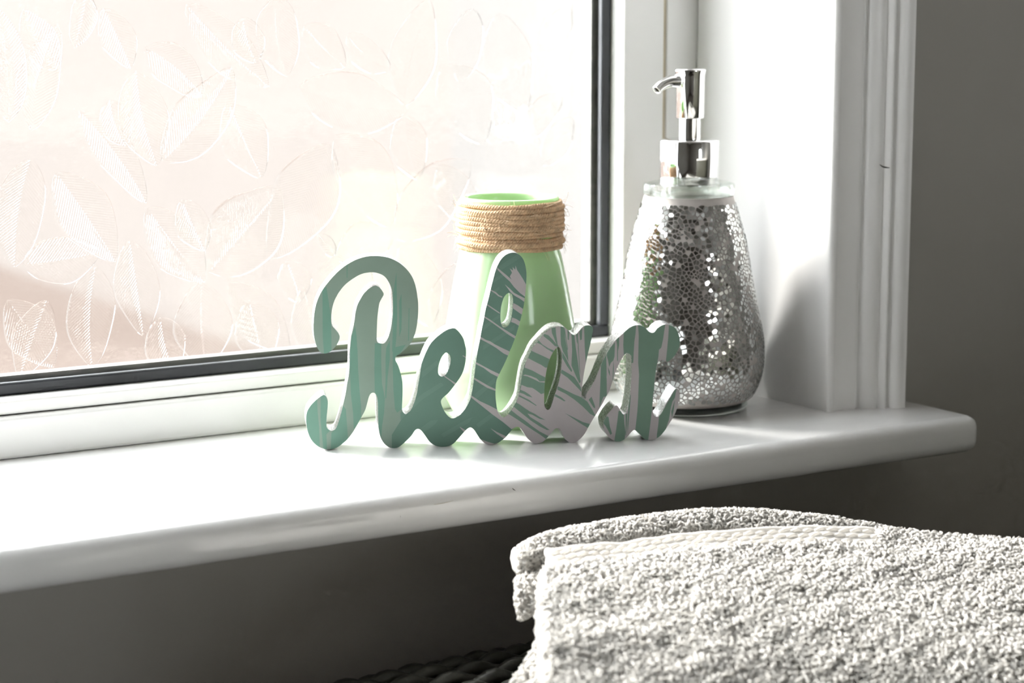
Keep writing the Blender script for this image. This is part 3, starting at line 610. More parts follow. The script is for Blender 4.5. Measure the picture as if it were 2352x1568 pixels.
wbox('sash_stile', [((XR, 1.0405, 0.0292), (0.7495, 1.082, ZT))], M['frame'], win, 0.0012, 3)
wbox('sash_stile', [((-0.40, 1.0405, 0.0292), (XL, 1.082, ZT))], M['frame'], win, 0.0012, 3)
wbox('caulk_seam', [((0.7490, 1.0425, 0.0215), (0.7525, 1.06, 1.05))], M['caulk'], win)
# black gasket around the sealed unit
def ring_frame(name, x0, x1, z0, z1, w, y0, y1, mat, bevel=0.0):
    for lo, hi in (((x0, y0, z0), (x1, y1, z0 + w)), ((x0, y0, z1 - w), (x1, y1, z1)),
                   ((x0, y0, z0 + w), (x0 + w, y1, z1 - w)), ((x1 - w, y0, z0 + w), (x1, y1, z1 - w))):
        wbox(name, [(lo, hi)], mat, win, bevel, 3)
ring_frame('gasket', XL, XR, 0.0292, ZT, 0.0066, 1.0535, 1.0580, M['rubber'], 0.0012)
ring_frame('spacer_bar', XL, XR, 0.0292, ZT, 0.0086, 1.0618, 1.0708, M['spacer'])
wbox('inner_pane', [((XL, 1.0582, 0.0292), (XR, 1.0616, ZT))], M['clear_pane'], win)
pane = wbox('patterned_pane', [((XL, 1.0710, 0.0292), (XR, 1.0750, ZT))], M['pane'], win)

pane.data.materials.append(M['clear_pane'])
for _f in pane.data.polygons:          # only the inner face is moulded
    _f.material_index = 0 if _f.normal.y < -0.5 else 1
# pressed leaves: each a raised shell with a bevelled rim and a midrib on the pane's inner face
def leaf_mesh(L, W, bend, seed):
    r = random.Random(seed)
    ns, nq = 26, 14
    qs = [-1, -0.98, -0.95, -0.90, -0.6, -0.3, -0.09, 0, 0.09, 0.3, 0.6, 0.90, 0.95, 0.98, 1]
    ph1, ph2 = r.uniform(0, 6), r.uniform(0, 6)
    vs, uv, fs = [], [], []
    for i in range(ns + 1):
        s = i / ns
        prof = max(0.0, math.sin(math.pi * s ** 0.9)) ** 0.75
        wl = W * prof * (1 + 0.06 * math.sin(9 * s + ph1)) + 0.0002
        wr = W * prof * (1 + 0.06 * math.sin(8 * s + ph2)) + 0.0002
        cx = s * L
        cz = bend * L * 4 * s * (1 - s)
        for q in qs:
            w = wl if q < 0 else wr
            edge = max(0.0, 1 - ((abs(q) - 0.90) / 0.10) ** 2) if abs(q) > 0.90 else 1.0
            h = 0.0013 * math.sqrt(edge) * min(1, prof * 2.5) - 0.0008 * math.exp(-(q / 0.10) ** 2) * prof - 0.0004 * (1 - q * q) * prof
            vs.append((cx, -max(h, 0.00005), cz + q * w))
            uv.append((cx, q * w))
    m = len(qs)
    for i in range(ns):
        for j in range(m - 1):
            fs.append((i * m + j, (i + 1) * m + j, (i + 1) * m + j + 1, i * m + j + 1))
    me = mesh('leaf', vs, fs)
    lay = me.uv_layers.new(name='UVMap')
    for lp in me.loops:
        lay.data[lp.index].uv = uv[lp.vertex_index]
    me.polygons.foreach_set('use_smooth', [True] * len(me.polygons))
    me.materials.append(M['leaf']); me.materials.append(M['leaf_rim'])
    me.polygons.foreach_set('material_index', [1 if (k % (m - 1)) in (0, 1, m - 3, m - 2) else 0 for k in range(len(me.polygons))])
    return me
for i, (bx, bz, tx, tz, w) in enumerate(LEAVES):
    L = math.hypot(tx - bx, tz - bz)
    me = leaf_mesh(L * 1.06, w * 1.22, random.Random(i).uniform(-0.07, 0.07), i)
    o = link('leaf', me, M['leaf'], pane)
    o.location = (bx - WO[0], 1.0709 - WO[1] - 0.00002 * (i % 7), bz - WO[2])
    o.rotation_euler = (0, -math.atan2(tz - bz, tx - bx), 0)
# leaves over the rest of the pane, outside the photograph's frame
rl = random.Random(21)
for i in range(230):
    bx, bz = rl.uniform(XL + 0.03, XR - 0.03), rl.uniform(0.06, ZT - 0.05)
    if bx > 0.33 and bz < 0.24:
        continue
    a = rl.uniform(0, 2 * math.pi)
    L, w = rl.uniform(0.035, 0.055), rl.uniform(0.008, 0.014)
    tx, tz = bx + L * math.cos(a), bz + L * math.sin(a)
    if tx > 0.33 and tz < 0.24 or not (XL < tx < XR) or not (0.04 < tz < ZT):
        continue
    o = link('leaf', leaf_mesh(L, w, rl.uniform(-0.07, 0.07), 100 + i), M['leaf'], pane)
    o.location = (bx - WO[0], 1.0709 - WO[1] - 0.00002 * (i % 7), bz - WO[2])
    o.rotation_euler = (0, -a, 0)

# ------------------------------------------------------------------ outdoors
tag(prism('paving', [(-8, 1.17), (14, 1.17), (14, 1.6), (3.3, 1.8), (3.3, 16), (-8, 16)], -1.1, -1.0, M['paving']), 'pale paving outside behind the patterned glass', 'paving', kind='structure')
gw = empty('house', (3.2, 11, -1.0))
tag(gw, 'pale pink house wall blurred behind the patterned glass', 'building', kind='structure')
prism('wall', [(0.0, -5.5), (4.0, 2.0), (4.0, 9.0), (0.0, 9.0)], 0.0, 5.6, M['pink'], gw)
prism('outhouse', [(0.0, -8.9), (1.2, -8.9), (1.2, -5.5), (0.0, -5.5)], 0.0, 2.3, M['white_render'], gw)
prism('roof', [(-0.15, -5.6), (4.0, 1.8), (4.0, 9.2), (-0.15, 9.2)], 5.6, 5.9, M['spacer'], gw)

# ------------------------------------------------------------------ word sign "Relax"
def build_sign():
    T = 0.0155
    root = empty('word_sign', (SIGN_AT[0], SIGN_AT[1], 0.0), SIGN_ROT)
    tag(root, 'mint and mauve wooden word sign reading Relax with glitter edges', 'sign')
    outl = [p / 1000 for p in catmull(SIGN_OUTLINE, 3)]
    holes = [[p / 1000 for p in catmull(h, 3)] for h in SIGN_HOLES]
    zmin = min(p[1] for p in outl)
    # body: back face + sides with rounded-over rims
    loops = [outl] + holes
    def tri_faces(offset_mats):
        vc, fc, ids = [], [], []
        def addface(pts, tagid):
            k = len(vc)
            pts = [(float(p[0]), float(p[1])) for p in pts]
            if sum(pts[q - 1][0] * pts[q][1] - pts[q][0] * pts[q - 1][1] for q in range(len(pts))) < 0:
                pts = pts[::-1]
            vc.extend(Vector((float(p[0]), float(p[1]))) for p in pts)
            fc.append(list(range(k, k + len(pts)))); ids.append(tagid)
        addface(outl, 'out')
        for h in holes: addface(h, 'hole')
        if offset_mats:
            for m, poly in SIGN_PRINT:
                addface([(u / 1000, w / 1000) for u, w in poly], m)
        v, e, f, ov, oe, of = delaunay_2d_cdt(vc, [], fc, 1, 1e-7)
        keep, mats = [], []
        for face, src in zip(f, of):
            names = [ids[s] for s in src]
            if 'out' not in names or 'hole' in names: continue
            pm = [s for s in src if isinstance(ids[s], int)]
            keep.append(face); mats.append(ids[max(pm)] if pm else 0)
        return v, keep, mats
    v, f, mt = tri_faces(True)
    me = mesh('printed_face', [(p.x, 0.0, p.y - zmin) for p in v], f)
    bm = bmesh.new(); bm.from_mesh(me)
    bmesh.ops.recalc_face_normals(bm, faces=bm.faces[:])
    for fc in bm.faces:
        if fc.normal.y > 0: fc.normal_flip()
    bm.to_mesh(me); bm.free()
    for k in range(6): me.materials.append(M['p%d' % k])
    me.polygons.foreach_set('material_index', mt)
    o = link('printed_face', me, None, root)
    o['label'] = 'printed palm leaf paper face'
    # sides and back
    vs, fs = [], []
    for lp in loops:
        k0 = len(vs); n = len(lp)
        rows = ((0.0002, 0.0), (T, 0.0))
        for y, _ in rows:
            vs += [(p[0], y, p[1] - zmin) for p in lp]
        for i in range(n):
            j = (i + 1) % n
            fs.append((k0 + i, k0 + j, k0 + n + j, k0 + n + i))
    me = mesh('board', vs, fs)
    v, f, _ = tri_faces(False)
    k0 = len(vs)
    me = mesh('board', vs + [(p.x, T, p.y - zmin) for p in v] + [(p.x, 0.0002, p.y - zmin) for p in v],
              fs + [tuple(i + k0 for i in t) for t in f] + [tuple(i + k0 + len(v) for i in t) for t in f])
    bm = bmesh.new(); bm.from_mesh(me)
    bmesh.ops.remove_doubles(bm, verts=bm.verts[:], dist=1e-6)
    bmesh.ops.recalc_face_normals(bm, faces=bm.faces[:])
    bm.to_mesh(me); bm.free()
    me.polygons.foreach_set('use_smooth', [True] * len(me.polygons)); me.set_sharp_from_angle(angle=math.radians(40))
    b = link('board', me, M['glitter'], root)
    b['label'] = 'silver glitter edge of the board'
build_sign()

# ------------------------------------------------------------------ green vase with jute neck
def build_vase():
    root = empty('vase', (0.6127, 0.99, 0.0))
    tag(root, 'pale green glass bottle vase with jute twine around its neck', 'vase')
    ctrl = [(0.0270, 0.0010), (0.0292, 0.0030), (0.0318, 0.0070), (0.0358, 0.0145), (0.0385, 0.0220), (0.0393, 0.0280), (0.0386, 0.0350), (0.0372, 0.0430),
            (0.0350, 0.0523), (0.0310, 0.0750), (0.0278, 0.0900), (0.0264, 0.0945), (0.0258, 0.1000), (0.0256, 0.1120), (0.0258, 0.1190), (0.0262, 0.1212)]
    outer = [tuple(p) for p in catmull(ctrl, 4, False)]
    inner = [(r - 0.0028, max(z, 0.006)) for r, z in outer if z > 0.004]
    prof = [(0, 0.0014), (0.024, 0.0014), (0.0262, 0.0)] + outer + [(0.0258, 0.1222), (0.0248, 0.1226), (0.0238, 0.1220)] + inner[::-1] + [(0.0, 0.006)]
    lathe('vessel', prof, M['vase'], root, 96, sharp=60)
    # twine: three twisted plies per turn
    N = 300
    th = np.linspace(0, 2 * math.pi, N + 1)
    rr, zz = 0.0271, 0.0
    plies = []
    rt = 0.00080
    R0 = rr + 0.0003 * np.sin(3 * th) + 0.0002 * np.sin(7 * th + 1)
    Z0 = 0.00035 * np.sin(2 * th + 0.5) + 0.0002 * np.sin(5 * th)
    for k in range(3):
        a = 36 * th + k * 2 * math.pi / 3
        plies.append(np.stack([(R0 + rt * np.cos(a)) * np.cos(th), (R0 + rt * np.cos(a)) * np.sin(th), Z0 + rt * np.sin(a)], axis=1))
    P = np.array(plies)
    vs, fs = tube_arrays2(P, 0.00088, 6)
    me = np_mesh('twine_wrap', vs, fs)
    me.materials.append(M['jute'])
    rz = random.Random(3)
    nw = 11
    for i in range(nw):
        o = link('twine_wrap', me, None, root)
        z = 0.0962 + i * 0.00228
        bulge = 1.0 + 0.03 * math.sin(i * 1.7) + (0.035 if i in (6, 7) else 0) + rz.uniform(-0.012, 0.012)
        o.location = (0, 0, z)
        o.scale = (bulge, bulge, 1.0)
        o.rotation_euler = (rz.uniform(-0.014, 0.014), rz.uniform(-0.014, 0.014), rz.uniform(0, 6.28))
    # stray fibres
    n, k = 420, 6
    a = rng.uniform(0, 2 * math.pi, n); z = rng.uniform(0.0955, 0.1205, n)
    t = np.linspace(0, 1, k)
    ln = rng.uniform(0.002, 0.008, n)
    up = rng.uniform(-1.1, 0.8, n); tang = rng.uniform(-1, 1, n)
    er = np.stack([np.cos(a), np.sin(a), 0 * a], 1); et = np.stack([-np.sin(a), np.cos(a), 0 * a], 1)
    base = er * 0.0276 + np.stack([0 * a, 0 * a, z], 1)
    d = er * 0.45 + et * tang[:, None] + np.array([0, 0, 1.0]) * up[:, None]
    d /= np.linalg.norm(d, axis=1, keepdims=True)
    P = base[:, None] + d[:, None] * (ln[:, None, None] * t[None, :, None])
    P[..., 2] += (rng.uniform(-0.5, 0.4, n)[:, None] * ln[:, None]) * t[None] ** 2
    P += er[:, None] * (ln[:, None, None] * 0.25 * (t * (1 - t))[None, :, None])
    vs, fs = tube_arrays(P, np.full((n, k), 0.00008), 3)
    o = link('stray_fibres', np_mesh('stray_fibres', vs, fs), M['fibre'], root)
    o['kind'] = 'stuff'

def tube_arrays2(P, r, sides):
    n, k, _ = P.shape
    return tube_arrays(P, np.full((n, k), r), sides)
build_vase()

# ------------------------------------------------------------------ mirror mosaic soap dispenser
def build_dispenser():
    AX = (0.7190, 0.9733)
    root = empty('soap_dispenser', (AX[0], AX[1], 0.0))
    tag(root, 'mirror mosaic soap dispenser with a chrome pump', 'soap dispenser')
    prof = [(0.0338, 0.0050), (0.0350, 0.0058), (0.0372, 0.0075), (0.0404, 0.0140), (0.0426, 0.0219), (0.0431, 0.0330), (0.0420, 0.0432), (0.0392, 0.0563),
            (0.0357, 0.0740), (0.0322, 0.0930), (0.0285, 0.1062), (0.0262, 0.1140), (0.0247, 0.1193)]
    smooth_prof = np.array([p for p in catmull(prof, 6, False)])
    lathe('base', [(0, 0.0), (0.0318, 0.0), (0.0335, 0.0006), (0.0343, 0.0020), (0.0343, 0.0038), (0.0334, 0.0047), (0, 0.0047)], M['glass'], root, 96)
    body = lathe('bottle', [(0, 0.0050)] + [tuple(p) for p in smooth_prof] + [(0, 0.1194)], M['grout'], root, 128)
    body['label'] = 'taupe grouted bottle body'
    lathe('neck_flange', [(0.0150, 0.1196), (0.0246, 0.1196), (0.0253, 0.1202), (0.0254, 0.1225), (0.0254, 0.1250), (0.0249, 0.1260), (0.0235, 0.1264), (0.0150, 0.1266)], M['glass'], root, 96, close=True)
    lathe('collar', [(0, 0.1258), (0.0160, 0.1258), (0.0164, 0.1264), (0.0164, 0.1492), (0.0160, 0.1500), (0.0152, 0.1503), (0, 0.1503)], M['chrome'], root, 96, sharp=60)
    lathe('pump_stem', [(0, 0.150), (0.0060, 0.150), (0.0060, 0.1635), (0, 0.1635)], M['chrome'], root, 64)
    head = lathe('pump_head', [(0, 0.1618), (0.0076, 0.1618), (0.0079, 0.1622), (0.0079, 0.1835), (0.0081, 0.1858), (0.0086, 0.1876), (0.0086, 0.1884), (0.0080, 0.1889), (0.0060, 0.1892), (0, 0.1893)], M['chrome'], root, 64, sharp=60)
    # spout
    cr = np.array([0.85, -0.527, 0]); cf = np.array([-0.527, -0.85, 0])
    c0 = np.array([0, 0, 0.1822])
    pts = [c0 + cr * 0.0, c0 - cr * 0.008 + cf * 0.003, c0 - cr * 0.0125 + cf * 0.0055 + np.array([0, 0, -0.0004]), c0 - cr * 0.0165 + cf * 0.0085 + np.array([0, 0, -0.0022]), c0 - cr * 0.0190 + cf * 0.0105 + np.array([0, 0, -0.0044])]
    P = np.array([catmull(pts, 6, False)])
    k = P.shape[1]
    R = np.linspace(0.0040, 0.0025, k)[None] 
    vs, fs = tube_arrays(P, R, 24)
    sp = link('spout', np_mesh('spout', vs, fs), M['chrome'], head)
    # dark mouth set just inside the tip, with a thin rim
    tip, dirn = P[0, -1], P[0, -1] - P[0, -2]
    dirn = dirn / np.linalg.norm(dirn)
    q = Vector(dirn).to_track_quat('Z', 'Y')
    bm = bmesh.new()
    bmesh.ops.create_circle(bm, cap_ends=True, radius=0.0024, segments=24)
    o = link('spout_mouth', bm_mesh('spout_mouth', bm), M['hole'], head)
    o.location = tip - dirn * 0.0004; o.rotation_mode = 'QUATERNION'; o.rotation_quaternion = q
    bm = bmesh.new()
    ringv = []
    for a in range(24):
        t = 2 * math.pi * a / 24
        ringv.append([bm.verts.new((rr * math.cos(t), rr * math.sin(t), h)) for rr, h in ((0.0025, 0), (0.0027, 0.0003), (0.0022, 0.0006), (0.0017, 0.0002), (0.0017, -0.0004))])
    for a in range(24):
        for j in range(4):
            bm.faces.new((ringv[a][j], ringv[(a + 1) % 24][j], ringv[(a + 1) % 24][j + 1], ringv[a][j + 1]))
    o = link('spout_rim', bm_mesh('spout_rim', bm), M['chrome'], head, smooth=True)
    o.location = tip; o.rotation_mode = 'QUATERNION'; o.rotation_quaternion = q

    # --- mosaic: irregular mirror shards laid out as cells over (angle, arc length)
    z = smooth_prof[:, 1]; r = smooth_prof[:, 0]
    s = np.concatenate([[0], np.cumsum(np.hypot(np.diff(z), np.diff(r)))])
    zs = lambda v: np.interp(v, s, z); rs = lambda v: np.interp(v, s, r)
    s_of_z = lambda v: np.interp(v, z, s)
    s0, s1 = s_of_z(0.0085), s_of_z(0.1150)
    RM = 0.037
    pts = []
    rj = random.Random(11)
    step = 0.00265
    cells = {}
    tries = 0
    # dart throwing with a spatially varying radius gives large and small shards
    def rad(u, v):
        return step * (0.72 + 0.5 * (0.5 + 0.5 * math.sin(u * 190 + 3 * math.sin(v * 120)) * math.sin(v * 160 + 1.3)))
    circ = 2 * math.pi * RM
    G_ = 0.0032
    grid = {}
    for _ in range(60000):
        v = rj.uniform(s0, s1); th = rj.uniform(0, 2 * math.pi)
        u = th * RM
        k = RM / rs(v)
        rd = rad(u, v) * rj.uniform(0.55, 1.25)
        gi, gj = int(u / G_), int(v / G_)
        ok = True
        nc = int(circ / G_) + 1
        for di in (-1, 0, 1):
            for dj in (-1, 0, 1):
                for (uu, vv) in grid.get(((gi + di) % nc, gj + dj), ()):
                    du = abs(uu - u); du = min(du, circ - du)
                    if (du / k) ** 2 + (vv - v) ** 2 < rd * rd:
                        ok = False; break
                if not ok: break
            if not ok: break
        if ok:
            grid.setdefault((gi % nc, gj), []).append((u, v)); pts.append((u, v))
    # ghost points past the top and bottom close the outermost cells
    A = np.array(pts)
    ghosts = [(u, s0 - step * 0.9) for u in np.arange(0, circ, step)] + [(u, s1 + step * 0.9) for u in np.arange(0, circ, step)]
    B = np.concatenate([A, np.array(ghosts)])
    B = np.concatenate([B, B + [circ, 0], B - [circ, 0]])
    tiles = []
    camdir = np.array([-0.527, -0.85])
    for (u, v) in pts:
        k = rs(v) / RM
        D = (B - [u, v]) * [k, 1]
        d2 = (D ** 2).sum(1)
        idx = np.argsort(d2)[1:18]
        poly = [np.array(p) for p in ((-0.006, -0.006), (0.006, -0.006), (0.006, 0.006), (-0.006, 0.006))]
        for j in idx:
            n = D[j]; c = d2[j] / 2
            new = []
            for a in range(len(poly)):
                p, q_ = poly[a], poly[(a + 1) % len(poly)]
                dp, dq = p @ n - c, q_ @ n - c
                if dp <= 0: new.append(p)
                if dp * dq < 0: new.append(p + (q_ - p) * (dp / (dp - dq)))
            poly = new
            if len(poly) < 3: break
        if len(poly) < 3: continue
        c = sum(poly) / len(poly)
        gap = 0.00033
        pl = []
        for p in poly:
            d = p - c; l = np.linalg.norm(d)
            pl.append(c + d * max(0.35, (l - gap * 1.25) / max(l, 1e-6)))
        # drop near-duplicate corners
        pl = [p for a, p in enumerate(pl) if np.linalg.norm(p - pl[a - 1]) > 0.00025]
        if len(pl) < 3: continue
        area = 0.5 * abs(sum(pl[a][0] * pl[(a + 1) % len(pl)][1] - pl[(a + 1) % len(pl)][0] * pl[a][1] for a in range(len(pl))))
        if rj.random() > 0.07:
            tiles.append((u, v, pl, area))
    def tile_mesh(u, v, pl, rr):
        th = u / RM
        R, Z = rs(v), zs(v)
        dr = (rs(v + 0.0005) - rs(v - 0.0005)); dz = (zs(v + 0.0005) - zs(v - 0.0005))
        l = math.hypot(dr, dz); dr, dz = dr / l, dz / l
        er = np.array([math.cos(th), math.sin(th), 0]); et = np.array([-math.sin(th), math.cos(th), 0])
        ts = er * dr + np.array([0, 0, dz]); nn = er * dz - np.array([0, 0, dr])
        c = er * R + np.array([0, 0, Z])
        # small tilt of every shard
        nx, ny = rr.gauss(0, 0.055), rr.gauss(0, 0.055)
        top, bot = [], []
        for p in pl:
            q_ = c + et * p[0] + ts * p[1]
            h = 0.00036 + p[0] * nx + p[1] * ny
            top.append(q_ + nn * h); bot.append(q_ - nn * 0.0006)
        return top, bot
    rr = random.Random(5)
    order = sorted(range(len(tiles)), key=lambda i: -tiles[i][3] * max(0.0, math.cos(tiles[i][0] / RM) * camdir[0] + math.sin(tiles[i][0] / RM) * camdir[1]))
    big = set(order[:300])
    RV, RF = [], []
    def fan(top, bot, k):
        n = len(top)
        f = [tuple(range(k, k + n))]
        for a in range(n):
            b = (a + 1) % n
            f.append((k + a, k + n + a, k + n + b, k + b))
        return f
    for i, (u, v, pl, area) in enumerate(tiles):
        top, bot = tile_mesh(u, v, pl, rr)
        if i in big:
            c = sum(top) / len(top)
            me = mesh('mirror_tile', [p - c for p in top + bot], fan(top, bot, 0))
            o = link('mirror_tile', me, M['mirror'], body)
            o.location = c
        else:
            RF += fan(top, bot, len(RV)); RV += top + bot
    o = link('mirror_tile_mosaic', mesh('mirror_tile_mosaic', RV, RF), M['mirror'], body)
    o['kind'] = 'stuff'
    print('TILES', len(tiles))
build_dispenser()

# ------------------------------------------------------------------ wicker hamper under the towel
def build_hamper():
    cx, cy, hx, hy = 0.640, 0.700, 0.310, 0.200
    zt = -0.0840
    root = empty('wicker_hamper', (cx, cy, -0.95))
    tag(root, 'dark woven wicker hamper standing under the window sill', 'hamper')
    def lid_z(x, y):
        a, b = min(1, abs(x) / hx), min(1, abs(y) / hy)
        return zt - 0.030 * a ** 5 - 0.024 * b ** 10 + 0.95
    body = []
    n = 40
    rows = 90
    vs, fs = [], []
    H = 0.95 - 0.13
    for i in range(rows + 1):
        z = H * i / rows
        off = 0.004 * (i % 2)
        for k in range(n):
            t = 2 * math.pi * k / n
            c, s_ = math.cos(t), math.sin(t)
            e = 0.35
            x = (hx - 0.012 + off) * math.copysign(abs(c) ** e, c); y = (hy - 0.012 + off) * math.copysign(abs(s_) ** e, s_)
            vs.append((x, y, z))
    for i in range(rows):
        for k in range(n):
            fs.append((i * n + k, i * n + (k + 1) % n, (i + 1) * n + (k + 1) % n, (i + 1) * n + k))
    fs.append(tuple(range(n))[::-1])
    link('body', mesh('body', vs, fs), M['wicker'], root)
    # lid panel below the weave
    gx, gy = 40, 24
    vs, fs = [], []
    for j in range(gy + 1):
        for i in range(gx + 1):
            x = -hx + 2 * hx * i / gx; y = -hy + 2 * hy * j / gy
            vs.append((x * 0.985, y * 0.985, lid_z(x, y) - 0.006))
    for j in range(gy):
        for i in range(gx):
            a = j * (gx + 1) + i
            fs.append((a, a + 1, a + gx + 2, a + gx + 1))
    lid = link('lid', mesh('lid', vs, fs), M['wicker'], root, smooth=True)
    nrow = 44
    for r_ in range(nrow):
        y = -hy + 0.006 + (2 * hy - 0.012) * r_ / (nrow - 1)
        xe = hx * (1 - 0.35 * (abs(y) / hy) ** 8)
        k = 150
        xs = np.linspace(-xe, xe, k)
        w = np.sin(2 * math.pi * xs / 0.036 + (math.pi if r_ % 2 else 0))
        zz = np.array([lid_z(x, y) for x in xs]) + 0.0022 * w
        P = np.stack([xs, np.full(k, y) + 0.0006 * np.sin(xs * 40 + r_), zz], 1)[None]
        R = (0.0030 + 0.0009 * np.maximum(0, w))[None]
        vs, fs = tube_arrays(P, R, 6)
        link('weaver', np_mesh('weaver', vs, fs), M['wicker'], root)
    for k in range(34):
        x = -hx + 0.01 + 0.018 * k
        ys = np.linspace(-hy + 0.008, hy - 0.008, 30)
        P = np.stack([np.full(30, x), ys, np.array([lid_z(x, y) for y in ys]) - 0.001], 1)[None]
        vs, fs = tube_arrays(P, np.full((1, 30), 0.0017), 5)
        link('stake', np_mesh('stake', vs, fs), M['wicker'], root)
build_hamper()

# ------------------------------------------------------------------ towel
def resample(rows, nu, nv):
    """bicubic (Catmull-Rom) resampling of a grid of points: nv rows, nu columns"""
    rows = [[np.array(p) for p in r] for r in rows]
    def spline(pts, n):
        m = len(pts) - 1
        out = []
        for k in range(n):
            x = k / (n - 1) * m
            i = min(int(x), m - 1); t = x - i
            g = lambda j: pts[j] if 0 <= j <= m else (2 * pts[0] - pts[1] if j < 0 else 2 * pts[m] - pts[m - 1])
            p0, p1, p2, p3 = g(i - 1), g(i), g(i + 1), g(i + 2)
            out.append(0.5 * ((2 * p1) + (p2 - p0) * t + (2 * p0 - 5 * p1 + 4 * p2 - p3) * t * t + (3 * p1 - p0 - 3 * p2 + p3) * t ** 3))
        return out
    wide = [spline(r, nu) for r in rows]
    cols = [spline([w[i] for w in wide], nv) for i in range(nu)]
    return np.array([[cols[i][j] for i in range(nu)] for j in range(nv)])

def vnoise(P, f, seed):
    r = np.random.default_rng(seed)
    o = np.zeros(P.shape[:-1])
    for k in range(7):
        d = r.normal(size=3); d /= np.linalg.norm(d)
        o += np.sin(P @ d * f * r.uniform(0.6, 1.5) * 2 * math.pi + r.uniform(0, 6.28))
    return o / 7

def grid_normals(G):
    du = np.gradient(G, axis=1); dv = np.gradient(G, axis=0)
    n = np.cross(du, dv); n /= np.linalg.norm(n, axis=2, keepdims=True) + 1e-12
    if n[..., 2].mean() < 0: n = -n
    return n, du, dv

def slab(name, G, N, thick, mat, parent):
    nv, nu, _ = G.shape
    top = G.reshape(-1, 3); bot = (G - N * thick).reshape(-1, 3)
    k = nv * nu
    idx = np.arange(k).reshape(nv, nu)
    q = np.stack([idx[:-1, :-1], idx[:-1, 1:], idx[1:, 1:], idx[1:, :-1]], -1).reshape(-1, 4)
    fs = [q, q[:, ::-1] + k]
    for line in (idx[0], idx[-1][::-1], idx[:, 0][::-1], idx[:, -1]):
        fs.append(np.stack([line[1:], line[:-1], line[:-1] + k, line[1:] + k], -1))
    me = np_mesh(name, np.concatenate([top, bot]), np.concatenate(fs))
    bm = bmesh.new(); bm.from_mesh(me); bmesh.ops.recalc_face_normals(bm, faces=bm.faces[:]); bm.to_mesh(me); bm.free()
    me.polygons.foreach_set('use_smooth', [True] * len(me.polygons))
    return link(name, me, mat, parent)

def pile(name, G, N, spacing, parent, mask=None, seed=0, rim=True, thick=0.006):
    """terry loops standing on a surface grid"""
    r = np.random.default_rng(seed)
    nv, nu, _ = G.shape
    c00, c10, c01, c11 = G[:-1, :-1], G[:-1, 1:], G[1:, :-1], G[1:, 1:]
    area = np.linalg.norm(np.cross(c10 - c00, c01 - c00), axis=2)
    cnt = r.poisson(area / spacing ** 2)
    if mask is not None:
        cnt = np.where(mask[:-1, :-1], cnt, 0)
    jj, ii = np.nonzero(cnt)
    rep = cnt[jj, ii]
    jj, ii = np.repeat(jj, rep), np.repeat(ii, rep)
    a, b = r.random(len(jj))[:, None], r.random(len(jj))[:, None]
    p = c00[jj, ii] * (1 - a) * (1 - b) + c10[jj, ii] * a * (1 - b) + c01[jj, ii] * (1 - a) * b + c11[jj, ii] * a * b
    n = N[jj, ii]
    if rim:      # loops around the left, upper and lower cut edges lean outwards
        for line, nl, outw in ((G[:, 0], N[:, 0], G[:, 0] - G[:, 1]), (G[0], N[0], G[0] - G[1])):
            ln = np.linalg.norm(np.diff(line, axis=0), axis=1)
            m = int(ln.sum() * thick / spacing ** 2 * 1.3)
            k = r.choice(len(ln), m, p=ln / ln.sum()); t = r.random(m)[:, None]; d = r.random(m)[:, None]
            q = line[k] * (1 - t) + line[k + 1] * t - nl[k] * thick * d
            o = outw[k] / (np.linalg.norm(outw[k], axis=1, keepdims=True) + 1e-12)
            nn = o * (0.9 - 0.5 * (1 - d)) + nl[k] * (0.8 - 1.2 * d)
            nn /= np.linalg.norm(nn, axis=1, keepdims=True)
            p = np.concatenate([p, q]); n = np.concatenate([n, nn])
    m = len(p)
    # lean each loop by a slowly varying direction plus its own
    lean = np.stack([vnoise(p, 55, seed + 1), vnoise(p, 55, seed + 2), vnoise(p, 55, seed + 3)], 1) * 1.5 + r.normal(size=(m, 3)) * 0.42
    ax = n + lean * 0.55
    ax /= np.linalg.norm(ax, axis=1, keepdims=True)
    sd = np.cross(ax, r.normal(size=(m, 3))); sd /= np.linalg.norm(sd, axis=1, keepdims=True)
    sd2 = np.cross(ax, sd)
    h = r.uniform(0.0020, 0.0034, m)[:, None]; w = r.uniform(0.0009, 0.0016, m)[:, None]
    tt = np.linspace(0, 1, 6)
    P = np.zeros((m, 6, 3))
    for k, t in enumerate(tt):
        P[:, k] = p - n * 0.0005 + ax * h * math.sin(math.pi * t) ** 0.8 + sd * w * math.cos(math.pi * t) * 0.8 + sd2 * (w * 0.7 * math.sin(2 * math.pi * t))
    R = np.full((m, 6), 0.00037) * r.uniform(0.85, 1.25, m)[:, None]
    vs, fs = tube_arrays(P, R, 4)
    o = link(name, np_mesh(name, vs, fs), M['terry'], parent)
    o['kind'] = 'stuff'
    return m

